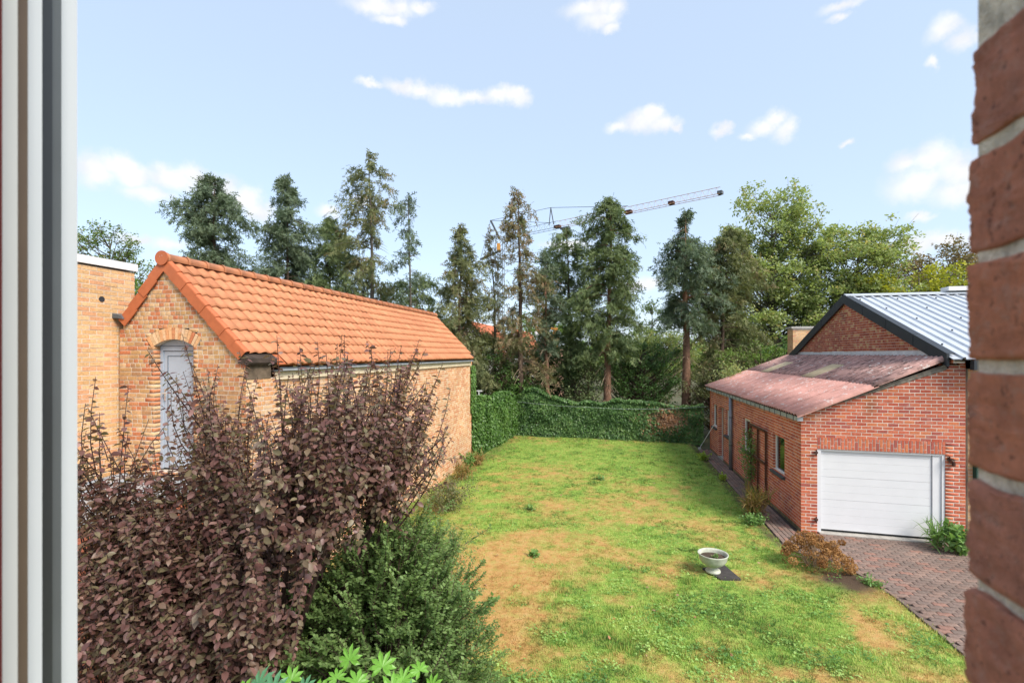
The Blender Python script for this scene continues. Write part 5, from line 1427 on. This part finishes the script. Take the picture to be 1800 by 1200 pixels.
# ------------------------------------------------------------------ purple plum (foreground left)
def plum():
    rs = np.random.default_rng(71)
    base = np.array([-3.12, 3.98, 0])
    t = empty('purple_plum_tree', tuple(base), 'large purple leaved plum tree in the left foreground', 'tree')
    b = MB()
    b.tube([base + (0,0,-.05), base + (.05,.02,.5), base + (.02,.05,1.0)], [.11,.09,.08], 9); b.build('trunk', M['bark'], t, True)
    br = MB(); P = []; D = []; Nn = []; S = []; R = []
    def leaves(path, start, step, sz):
        seg = np.diff(path, axis=0); ln = np.linalg.norm(seg, axis=1); cum = np.concatenate([[0], np.cumsum(ln)]); tot = cum[-1]
        s = np.arange(start*tot, tot, step)
        if len(s) == 0: return
        q = np.stack([np.interp(s, cum, path[:, k]) for k in range(3)], 1)
        i = np.clip(np.searchsorted(cum, s)-1, 0, len(seg)-1); tan = unit(seg[i])
        a = np.arange(len(s))*2.4 + rs.uniform(0, 6.28)
        e1 = unit(np.cross(tan, np.array([.3,.2,1.0]) + 0*tan)); e2 = np.cross(tan, e1)
        side = e1*np.cos(a)[:, None] + e2*np.sin(a)[:, None]
        d = side + tan*rs.uniform(.1, .6, (len(s), 1)) + np.array([0,0,-.7])*rs.uniform(.2, 1.2, (len(s), 1))
        nn = tan*.55 + side*.45 + np.array([0,0,.45]) + rs.normal(0, .5, (len(s), 3))
        fr = s/tot
        P.append(q); D.append(d); Nn.append(nn); S.append(sz*rs.uniform(.85, 1.15)*np.clip(1.1 - .22*np.maximum(0, fr-.55)/.45, .3, 1.2)*rs.uniform(.55, 1.3, len(s)))
        R.append(np.clip(rs.random(len(s))*.8 + rs.uniform(-.1, .25), 0, 1))
    def plim(x): return float(np.interp(x, [-4.6, -3.9, -3.2, -2.75, -2.4, -1.9, -1.5], [3.65, 3.98, 4.2, 4.48, 4.40, 3.95, 3.6]))
    # scaffold limbs, then long upright shoots springing from them
    nodes = []
    for k in range(15):
        a = 2*math.pi*k/15 + rs.normal(0, .2); r = (.35 + .95*((k*7) % 15)/14); zt = 1.4 + 2.0*((k*4) % 15)/14
        p0 = base + (0,0,rs.uniform(.6, 1.0)); p1 = base + np.array([math.cos(a)*r*1.08, math.sin(a)*r*.9, zt])
        zt = min(zt, plim(p1[0]) - .95); p1[2] = zt
        path = tube_path(p0, p1, (0,0,-.15), 6); br.tube(path, list(np.linspace(.05,.018,6)), 6, False)
        for s in np.linspace(.35, 1.0, 9): nodes.append(np.array([np.interp(s, np.linspace(0,1,6), path[:, j]) for j in range(3)]))
    for k in range(7):
        p0 = base + (0,0,1.0); p1 = base + np.array([.45 + .11*k, .7*math.sin(k*2.1), 3.25 - .06*k]); path = tube_path(p0, p1, (0,0,-.1), 6); br.tube(path, list(np.linspace(.04,.015,6)), 6, False)
        for s in np.linspace(.7, 1.0, 7): nodes.append(np.array([np.interp(s, np.linspace(0,1,6), path[:, j]) for j in range(3)]))
    for k in range(8):
        p0 = base + (0,0,.8); p1 = base + np.array([-1.0 + .11*k, -.55 - .07*((k*3) % 8), 1.0 + .2*((k*5) % 8)]); path = tube_path(p0, p1, (0,0,-.1), 6); br.tube(path, list(np.linspace(.035,.012,6)), 5, False)
        for s in np.linspace(.45, 1.0, 8): nodes.append(np.array([np.interp(s, np.linspace(0,1,6), path[:, j]) for j in range(3)]))
    nodes = np.array(nodes)
    kn = (nodes[:, 0]*.977 + nodes[:, 1]*.213)/(-nodes[:, 0]*.213 + nodes[:, 1]*.977)
    nodes = nodes[~((kn > -.46) & (nodes[:, 2] < 2.5))]
    ns_ = 1750
    for k in range(ns_):
        p0 = nodes[rs.integers(len(nodes))] + rs.normal(0, .10, 3)
        rel = p0 - (base + (0,0,1.7)); out_ = unit(np.array([rel[0], rel[1], 0.0])[None])[0]
        kind = rs.random()
        if kind < .60:
            L_ = rs.uniform(.7, 1.5); d = np.array([0,0,1.0]) + out_*rs.uniform(0, .55) + rs.normal(0, .12, 3)
        else:
            L_ = rs.uniform(.4, .95); d = out_*rs.uniform(.5, 1.1) + np.array([0,0,rs.uniform(-.5, .6)]) + rs.normal(0, .3, 3)
        d = d/np.linalg.norm(d); p1 = p0 + d*L_
        lim = plim(p1[0]) + rs.normal(0, .15)
        if p1[2] > lim: p1[2] = lim
        if np.dot(p1[:2]-base[:2], p1[:2]-base[:2]) > 2.75 or p1[2] < .35 or p1[1] < 2.75: continue
        kx = (p1[0]*.977 + p1[1]*.213)/(-p1[0]*.213 + p1[1]*.977)
        if kx > -.44 and p1[2] < 2.35 + (kx+.44)*2.5: continue
        path = tube_path(p0, p1, rs.normal(0, .05, 3) + out_*.06, 6)
        br.tube(path, list(np.linspace(.008,.0025,6)), 4, False)
        leaves(path, .12, .0215, .057)
        if rs.random() < .5:
            s = rs.uniform(.2, .5); q0 = path[0] + (path[-1]-path[0])*s; q1 = q0 + unit((d*.6 + rs.normal(0, .6, 3))[None])[0]*rs.uniform(.25, .5)
            sp = tube_path(q0, q1, (0,0,.03), 4); br.tube(sp, list(np.linspace(.005,.002,4)), 3, False); leaves(sp, .1, .024, .054)
    br.build('branches', M['twig'], t)
    P_, D_, N_, S_, R_ = map(np.concatenate, (P, D, Nn, S, R))
    scatter('crown', LEAF[0], LEAF[1], P_, frame_dn(D_, N_), S_, R_, M['plum'], t)
plum()

# ------------------------------------------------------------------ green shrub beside the plum
def privet():
    rs = np.random.default_rng(72)
    base = np.array([-2.12, 4.22, 0]); t = empty('privet_shrub', tuple(base), 'arching small leaved green shrub beside the purple plum', 'shrub')
    br = MB(); P = []; D = []; S = []; R = []
    for k in range(640):
        a = rs.uniform(0, 2*math.pi); el = rs.uniform(.05, 1.0); r = rs.uniform(.55, 1.05)
        z = 2.7*math.sin(el*math.pi/2)**.8*rs.uniform(.62, 1.0); rad = r*1.12*math.cos(el*math.pi/2*.93)**.55
        tip = base + np.array([math.cos(a)*rad*1.0, math.sin(a)*rad*1.0, max(.12, z)])
        s0 = base + np.array([math.cos(a)*rad*.45, math.sin(a)*rad*.45, max(.1, z*.72 - .1)])
        path = tube_path(s0, tip, (0,0,.16), 6); path[-1, 2] -= .06
        br.tube(path, list(np.linspace(.008,.002,6)), 3, False)
        tone = rs.uniform(-.3, .42)
        for j in range(6):
            s = rs.uniform(.25, 1.0); q0 = np.array([np.interp(s, np.linspace(0,1,6), path[:, c]) for c in range(3)])
            d = unit((path[-1]-path[0] + rs.normal(0, .25, 3)*1.4)[None])[0]; L_ = rs.uniform(.14, .34)
            q1 = q0 + d*L_; br.tube([q0, q1], [.003,.0015], 3, False)
            m_ = int(L_/.011); u = np.linspace(.05, 1, m_)[:, None]; q = q0 + (q1-q0)*u
            ang = np.arange(m_)*math.pi/2; e1 = unit(np.cross(d, [0.2,.1,1.])[None])[0]; e2 = np.cross(d, e1)
            side = e1*np.where(np.arange(m_) % 2, 1, -1)[:, None] + e2*rs.normal(0, .45, (m_, 1))
            P.append(q); D.append(side + d*.5); S.append(rs.uniform(.019, .032, m_)); R.append(np.clip(rs.random(m_)*.7 + .1 + tone, 0, 1))
    for k in range(9):
        a = 2*math.pi*k/9; br.tube(tube_path(base + (math.cos(a)*.05, math.sin(a)*.05, -.03), base + (math.cos(a)*.5, math.sin(a)*.5, 1.5), (0,0,.1), 5), list(np.linspace(.022,.01,5)), 5, False)
    br.build('branches', M['twig'], t)
    P_, D_, S_, R_ = map(np.concatenate, (P, D, S, R))
    nrm = np.array([0,0,1.]) + rs.normal(0, .4, P_.shape)
    scatter('crown', [(0,0,0),(-.30,.5,.06),(0,1,-.03),(.30,.5,.06)], DIAM[1], P_, frame_dn(D_, nrm), S_*1.6, R_, M['privet'], t)
privet()

# small straggly growth where the wall meets the lawn
def small_plant(name, label, x, y, h, r, n, mat, seed, leaf=.06, cat='plant', up=.3, stems=8, z0=0.0, group=None, tmpl=DIAM, stemmat='twig_dry'):
    rs = np.random.default_rng(seed); t = empty(name, (x, y, z0), label, cat, group)
    b = MB(); P = []; D = []
    for k in range(stems):
        a = rs.uniform(0, 6.28); rr = r*rs.uniform(.2, 1); top = np.array([x + math.cos(a)*rr, y + math.sin(a)*rr, z0 + h*rs.uniform(.55, 1)])
        path = tube_path((x + math.cos(a)*rr*.25, y + math.sin(a)*rr*.25, z0), top, (0,0,h*.12), 5); b.tube(path, [.006,.005,.004,.003,.002], 3, False)
        m_ = n//stems; u = rs.uniform(.15, 1, m_); q = np.stack([np.interp(u, np.linspace(0,1,5), path[:, c]) for c in range(3)], 1) + rs.normal(0, .12*r, (m_, 3)); q[:, 2] = np.maximum(q[:, 2], z0+.01)
        P.append(q); D.append(rs.normal(0, .8, (m_, 3)) + np.array([0,0,up]))
    b.build('stems', M[stemmat], t)
    P, D = np.concatenate(P), np.concatenate(D)
    scatter('leaves', tmpl[0], tmpl[1], P, frame_dn(D, np.array([0,0,1.]) + rs.normal(0, .5, P.shape)), rs.uniform(.6, 1.3, len(P))*leaf, rs.random(len(P)), M[mat], t)
    return t
BLADE = ([(-.05,0,0),(.05,0,0),(.03,.6,.02),(0,1,-.1),(-.03,.6,.02)], [(0,1,2,4),(4,2,3)])
small_plant('rose_bush', 'climbing rose trained on the left of the brown trellis', 3.86, 16.55, 1.95, .42, 900, 'weed', 81, .07, up=0, stems=12)
small_plant('dry_plant', 'clump of dry orange grass at the edge of the garage path', 3.30, 13.75, .75, .42, 700, 'dry_grass', 82, .26, tmpl=BLADE, up=1.0, stems=16)
small_plant('weed_plant', 'low green weeds around the dry orange grass clump', 3.2, 13.2, .22, .42, 500, 'weed', 83, .07, stems=12)
small_plant('weed_plant', 'pale leafy weed by the far end of the garage path', 3.22, 20.9, .30, .30, 260, 'weed_yellow', 84, .10)
small_plant('weed_plant', 'small lime green weed midway along the garage path', 3.28, 17.6, .22, .18, 160, 'weed_yellow', 85, .08)
small_plant('corner_plant', 'bushy green plant by the right side of the garage door', 6.95, 12.15, .62, .40, 700, 'weed', 86, .12, stems=14, tmpl=LEAF)
small_plant('corner_plant', 'strappy leaved plant against the wall right of the garage door', 6.62, 12.35, .62, .30, 160, 'weed', 87, .30, stems=10, tmpl=BLADE, up=.8)
small_plant('wall_plant', 'leafy grey green plant at the foot of the outbuilding wall', -5.30, 16.9, .75, .28, 420, 'weed', 88, .09, stems=10)
small_plant('wall_plant', 'dry brown grass tuft near the far corner of the outbuilding', -5.25, 18.0, .45, .45, 420, 'dry_grass', 89, .22, stems=14, tmpl=BLADE, up=.5)
small_plant('wall_plant', 'dry ferny tuft lower along the outbuilding wall', -5.20, 15.9, .5, .5, 500, 'dry_grass', 90, .22, stems=14, tmpl=BLADE, up=.5)
small_plant('wall_plant', 'straggling olive undergrowth between outbuilding wall and green shrub', -4.6, 12.6, .8, .9, 2600, 'con_olive', 91, .06, stems=30)
small_plant('wall_plant', 'thin twiggy bush leaning over the lawn behind the green shrub', -3.0, 8.0, 1.4, .7, 3000, 'privet', 92, .04, stems=34)
small_plant('lawn_weed', 'broad leaved dark weed in the middle of the far lawn', -0.75, 16.9, .10, .30, 160, 'weed', 93, .08)
small_plant('lawn_weed', 'strip of bright weeds along the driveway edge by the dead hydrangea', 4.48, 10.2, .10, .32, 260, 'weed', 94, .05)
small_plant('lawn_weed', 'small grey green rosette in the dry part of the lawn', -1.75, 10.2, .10, .12, 60, 'weed', 95, .10)
small_plant('lawn_weed', 'small rosette left of the middle of the lawn', -2.35, 13.2, .10, .14, 60, 'weed', 96, .10)
small_plant('lawn_weed', 'small rosette close to the green shrub', -2.1, 8.1, .10, .12, 60, 'weed', 97, .09)
for q, (x, y, lab) in enumerate(((3.7, 24.0, 'leafy vine tumbling over the far edge of the corrugated roof'),)):
    small_plant('roof_vine', lab, 5.3, 23.7, 1.2, 1.3, 1800, 'dec_green', 98, .10, stems=30, z0=2.6)

# ------------------------------------------------------------------ fatsia at the bottom edge
def fatsia():
    rs = np.random.default_rng(73); c0 = Vector((-1.75, 2.62, 0)); t = empty('fatsia_plant', c0, 'fatsia with large glossy hand shaped leaves at the bottom edge', 'plant')
    def leaf_mesh():
        v = [(0,0,0)]; f = []
        for k in range(8):
            a = math.radians(-128 + 256*k/7); l = 1.0 - .30*abs(k-3.5)/3.5
            d = np.array([math.sin(a), math.cos(a), 0]); s = np.array([d[1], -d[0], 0])
            k0 = len(v)
            v += [tuple(d*l*.30 - s*.10 + (0,0,.03)), tuple(d*l*.30 + s*.10 + (0,0,.03)), tuple(d*l*.40), tuple(d*l*.66 - s*.135 + (0,0,.03)), tuple(d*l*.66 + s*.135 + (0,0,.03)), tuple(d*l*.7 + (0,0,-.01)), tuple(d*l + (0,0,-.12))]
            f += [(0,k0+2,k0),(0,k0+1,k0+2),(k0,k0+2,k0+5,k0+3),(k0+2,k0+1,k0+4,k0+5),(k0+3,k0+5,k0+6),(k0+5,k0+4,k0+6)]
        return v, f
    lv, lf = leaf_mesh()
    meshes = {}
    for mk in ('fatsia', 'fatsia_blue'):
        me = bpy.data.meshes.new('leaf'); me.from_pydata(lv, [], lf); me.materials.append(M[mk]); me.update(); at = me.attributes.new('rnd', 'FLOAT', 'FACE'); at.data.foreach_set('value', rs.random(len(lf)).astype(np.float32)); meshes[mk] = me
    st = MB(); spots = []
    # crowns: (photo column, row, depth, leaf count)
    for px, py, d, s, mk in ((615,1160,3.0,.080,'fatsia'),(672,1172,2.9,.085,'fatsia'),(738,1178,3.0,.065,'fatsia'),(592,1192,2.8,.06,'fatsia'),(628,1200,2.7,.075,'fatsia'),(708,1196,2.8,.07,'fatsia'),(560,1215,2.75,.075,'fatsia'),(690,1215,2.6,.08,'fatsia'),
                         (650,1230,2.6,.09,'fatsia'),(760,1205,2.9,.06,'fatsia'),(455,1205,2.75,.085,'fatsia_blue'),(512,1195,2.8,.075,'fatsia'),(480,1215,2.6,.085,'fatsia_blue'),(430,1212,2.8,.06,'fatsia'),(535,1212,2.7,.065,'fatsia_blue'),(720,1235,2.6,.09,'fatsia_blue'),(600,1240,2.5,.09,'fatsia_blue')):
        p = near(px, d); p.z = CAM_H - (py-622)/875*d
        o = bpy.data.objects.new('leaf', meshes[mk]); COL.objects.link(o); o.parent = t; bpy_parent_fix(o, t)
        nrm = Vector((.1, -.55, .75)) + Vector(rs.normal(0, .22, 3)); dr_ = Vector((rs.normal(0, .5), -.1, .9)); nrm.normalize()
        xx = dr_.cross(nrm).normalized(); yy = nrm.cross(xx).normalized()
        R_ = Matrix((xx, yy, nrm)).transposed().to_4x4()
        o.matrix_basis = Matrix.Translation(p) @ R_ @ Matrix.Diagonal((s*1.25, s*1.25, s*1.25, 1))
        cst = Vector((c0.x + rs.normal(0, .1), c0.y + .1, p.z-.35)); st.tube([cst, (cst+p)/2 + Vector((0,0,-.03)), p], [.006,.005,.004], 5, False)
        spots.append(cst)
    for k in range(4):
        st.tube([c0 + Vector((.05*k-.1, .02*k, -.03)), c0 + Vector((.06*k-.1, .1, 1.0)), c0 + Vector((.1*k-.16, .1, 2.0))], [.022,.018,.012], 7)
    st.build('stems', M['bark_grey'], t)
fatsia()

# ------------------------------------------------------------------ urn, slab, dead hydrangea, broom
b = MB(); s0 = Vector((1.82, 10.20, 0)); us = .87; b.prism([(1.55,10.22,.012),(1.80,9.80,.012),(2.17,9.88,.012),(1.98,10.52,.012)], (0,0,.045))
tag(b.build('stone_slab', plain('dark slab', (0.055,0.05,0.048), 0.85, 0.3, 9, .004)), 'dark stone slab lying in the grass under the white urn', 'slab')
ux, uy, uz = 1.72, 10.08, .058
ur = empty('garden_urn', (ux, uy, uz), 'white pedestal urn planter standing on a dark slab on the lawn', 'planter')
b = MB(); b.lathe([(r_*us, z_*us) for r_, z_ in [(0,0),(.155,0),(.160,.02),(.150,.045),(.105,.075),(.088,.105),(.095,.125),(.16,.15),(.235,.20),(.285,.28),(.302,.36),(.315,.385),(.318,.405),(.300,.405),(.285,.37),(.27,.30)]], (ux,uy,uz), 40); b.build('bowl', M['urn'], ur, True)
b = MB(); b.lathe([(0,.283),(.10,.287),(.241,.277)], (ux,uy,uz), 24); b.build('soil', M['soil'], ur)
small_plant('urn_weed', 'tiny green weeds sprouting from the soil of the white urn', ux+.02, uy-.04, .07, .10, 90, 'weed', 101, .035, z0=uz+.278)
def hydrangea():
    rs = np.random.default_rng(74); x, y = 3.78, 10.85; t = empty('dead_hydrangea', (x, y, 0), 'withered brown hydrangea bush beside the driveway edge', 'shrub')
    st = MB(); P = []; D = []; R = []
    for k in range(70):
        a = rs.uniform(0, 6.28); r = .54*math.sqrt(rs.uniform(.001, 1)); px_, py_ = x + math.cos(a)*r*1.15, y + math.sin(a)*r*.85
        h = (.52*(1-(r/.64)**2)*(1.12 - .35*math.cos(a)*r/.54) + rs.uniform(-.06, .06)) if k else .60
        h = max(.10, h); c = np.array([px_, py_, h]); st.tube([(x + (px_-x)*.3, y + (py_-y)*.3, 0), ((x+px_)/2, (y+py_)/2, h*.7), tuple(c)], [.006,.005,.004], 4, False)
        m_ = 120; d = unit(rs.normal(size=(m_, 3))); P.append(c + d*rs.uniform(.05, .085)*np.array([1,1,.8])); D.append(np.cross(d, rs.normal(size=(m_, 3))) + d*.35); R.append(np.clip(rs.random(m_)*.4 + rs.uniform(0, .6), 0, 1))
    m_ = 500; a = rs.uniform(0, 6.28, m_); r = rs.random(m_)**.5*.55; P.append(np.stack([x + np.cos(a)*r*1.15, y + np.sin(a)*r*.85, rs.uniform(.03, .4, m_)*(1-r/.7)], 1)); D.append(rs.normal(size=(m_, 3)) + np.array([0,0,-.5])); R.append(rs.random(m_)*.7)
    st.build('stems', M['twig_dry'], t)
    P, D, R = np.concatenate(P), np.concatenate(D), np.concatenate(R)
    scatter('flower_heads', DIAM[0], DIAM[1], P, frame_dn(D, rs.normal(size=P.shape)), rs.uniform(.028, .046, len(P)), R, M['hydrangea'], t)
hydrangea()
br_ = empty('broom', P_s(22.9, .5, 0), 'pale stick leaning against the far end of the garage wall', 'broom')
b = MB(); b.tube([P_s(23.0, .50, .05), P_s(22.0, .03, 1.35)], .014, 8); b.build('handle', M['white_cop'], br_)
b = MB(); b.obox(P_s(23.15, .42, .03), US*.25, NS*.1, Vector((0,0,.07))); b.build('head', M['steel'], br_)

# ------------------------------------------------------------------ crane and far houses
def crane():
    A_ = Vector((-17.8, 73.0, 21.4)); T_ = Vector((10.57, 57.57, 21.5))
    t = empty('construction_crane', (A_.x, A_.y, 0), 'slim orange and grey construction crane rising behind the trees', 'crane')
    d = (T_-A_); L_ = d.length; d.normalize(); s = d.cross(Vector((0,0,1))).normalized(); Zv = Vector((0,0,1))
    def lattice(p, q, w, h, n, mat, name):
        b = MB(); dd = q-p; r = .03
        ch = [(-s*w/2, Vector((0,0,0))), (s*w/2, Vector((0,0,0))), (Vector((0,0,0)), Zv*h)]
        for a, c in ch: b.tube([p+a+c, q+a+c], r, 4)
        for k in range(n):
            u0, u1 = p + dd*(k/n), p + dd*((k+.5)/n); u2 = p + dd*((k+1)/n)
            for sg in (-1, 1): b.tube([u0 + s*w/2*sg, u1 + Zv*h, u2 + s*w/2*sg], .012, 3, False)
        return b.build(name, mat, t)
    m1 = A_ + d*(L_*.33); m2 = A_ + d*(L_*.66)
    lattice(A_, m1, .9, .95, 12, M['crane_dark'], 'jib_section'); lattice(m1, m2, .8, .9, 12, M['crane_orange'], 'jib_section'); lattice(m2, T_, .7, .8, 14, M['crane_orange'], 'jib_section')
    for k, (p, sz) in enumerate(((m1, .9), (m2, .9), (T_, .5), (A_ + d*(L_*.83), .6))):
        b = MB(); b.obox(p - d*sz*.5 - s*.3, d*sz, s*.6, Zv*.35); b.build('connector', M['crane_dark'] if k == 2 else M['iron'], t)
    post = A_ + d*(L_*.295); apex = post + Zv*3.0; top = A_ + Vector((-1.6, .7, 3.2))
    b = MB(); b.beam(post + Zv*.6 + d*.5, apex, .10); b.beam(post + Zv*.6 - d*.3, apex, .10); b.build('strut', M['crane_dark'], t)
    b = MB(); b.beam(A_ + Vector((0,0,.2)), top, .22); b.beam(A_ + Vector((.2,0,-1.6)), A_ + Vector((-3.4,1.2,-2.6)), .25); b.build('a_frame', M['crane_dark'], t)
    b = MB()
    for p, q in ((top, apex), (apex, m2 + Zv*.9), (top, post + Zv*.9), (top, A_ + Vector((-3.4,1.2,-2.6)))): b.tube([p, q], .035, 3)
    b.build('cable', M['crane_dark'], t)
    b = MB(); mx, my, w = A_.x, A_.y, .55
    for sx in (-1, 1):
        for sy in (-1, 1): b.tube([(mx+sx*w, my+sy*w, 0), (mx+sx*w, my+sy*w, 21.3)], .045, 4)
    for k in range(16):
        z = k*1.33
        for sy in (-1, 1):
            b.tube([(mx-w, my+sy*w, z), (mx+w, my+sy*w, z+1.33)], .04, 3); b.tube([(mx-w, my+sy*w, z), (mx+w, my+sy*w, z)], .04, 3)
    b.build('mast', M['crane_dark'], t)
    b = MB(); b.box(mx-.2, mx+.2, my-1.0, my-.4, 19.7, 20.7); b.build('hoist_box', M['wood_pale'], t)
    b = MB(); tp = A_ + d*(L_*.37); b.obox(tp - s*.4 - Zv*.15 - d*.6, d*1.2, s*.8, -Zv*.25); b.tube([tp - Zv*.4, tp - Zv*1.6], .03, 3); b.build('trolley', M['crane_dark'], t)
crane()
def far_house(x, y, w, dpt, eave, ridge, label, wallmat, roofmat):
    t = empty('far_house', (x, y, 0), label, 'house')
    b = MB(); b.box(x-w/2, x+w/2, y, y+dpt, 0, eave); b.prism([(x-w/2, y+.02, eave), (x+w/2, y+.02, eave), (x, y+.02, ridge-.1)], (0, dpt-.04, 0)); wl = b.build('wall', M[wallmat], t)
    b = MB()
    for sg in (-1, 1):
        p = Vector((x, y-.25, ridge)); dv = Vector((sg*(w/2+.3), 0, -(ridge-eave)*(w/2+.3)/(w/2))); nn = Vector((sg*(ridge-eave), 0, w/2)).normalized()
        b.obox(p, dv, Vector((0, dpt+.5, 0)), nn*.14)
    b.build('roof', M[roofmat], t)
    for (a, z) in ((-.22, 1.2), (.22, 1.2), (0, eave+.1)):
        b = MB(); b.box(x+a*w-.5, x+a*w+.5, y-.03, y-.005, z, z+1.2); f = b.build('window', M['white_pvc'], t)
        b = MB(); b.box(x+a*w-.42, x+a*w+.42, y-.04, y-.032, z+.08, z+1.12); b.build('pane', M['glass'], f)
far_house(-12.6, 41.0, 5.0, 8, 4.2, 6.9, 'white gabled house with orange roof glimpsed behind the ivied cypress', 'white_wall', 'red_roof')
far_house(-9.2, 43.5, 3.6, 7, 3.6, 6.3, 'small house with weathered red roof half hidden by the ragged cypress', 'white_wall', 'red_roof')
ft = empty('timber_roof_frame', (-6.6, 44.6, 0), 'orange timber roof frame of a house under construction behind the trunks', 'building')
b = MB(); b.box(-7.6, -5.6, 44.5, 50, 0, 4.9); b.build('wall', plain('new brick', (0.48,0.28,0.20), 0.9, 0.2, 3), ft)
for (p, q, w) in (((-7.5,44.4,6.65),(-5.5,44.4,6.45),.18),((-7.4,44.4,6.6),(-6.3,44.4,5.2),.20),((-7.0,44.4,6.55),(-5.9,44.4,5.1),.20),((-6.6,44.4,4.9),(-5.6,44.4,6.4),.20),((-7.5,44.4,4.95),(-5.5,44.4,4.95),.18)):
    b = MB(); b.beam(p, q, w, w, (0,1,0)); b.build('rafter', M['wood_pale'], ft)
b = MB(); b.beam((-6.75,44.1,4.2),(-6.75,44.1,7.3),.14); b.build('scaffold_pole', M['white_cop'], ft)
b = MB(); b.beam((-7.5,44.2,6.2),(-6.2,44.2,4.9),.16,.16,(0,1,0)); b.build('scaffold_board', M['white_cop'], ft)

def fallen():
    rs = np.random.default_rng(121); n = 420
    y = rs.uniform(6, 24.6, n); x = rs.uniform(-5.2, 3.3, n)
    k = rs.random(n) < .45; y[k] = 24.45 - np.abs(rs.normal(0, .5, k.sum())); k2 = rs.random(n) < .12; x[k2] = -5.2 + np.abs(rs.normal(0, .5, k2.sum())); y[k2] = rs.uniform(18, 24.5, k2.sum())
    P = np.stack([x, y, np.full(n, .055)], 1)
    o = scatter('fallen_leaves', LEAF[0], LEAF[1], P, frame_dn(rs.normal(size=(n, 3))*np.array([1,1,.25]), np.array([0,0,1.]) + rs.normal(0, .35, (n, 3))), rs.uniform(.04, .085, n), rs.random(n), M['ivy_dead'])
    tag(o, 'scattered brown fallen leaves lying on the lawn', 'leaves', kind='stuff')
fallen()

for o in bpy.data.objects:
    if o.parent is not None and o.name.split('.')[0] in ('branches', 'dead_branches', 'stems', 'dead_stems'): o['kind'] = 'stuff'
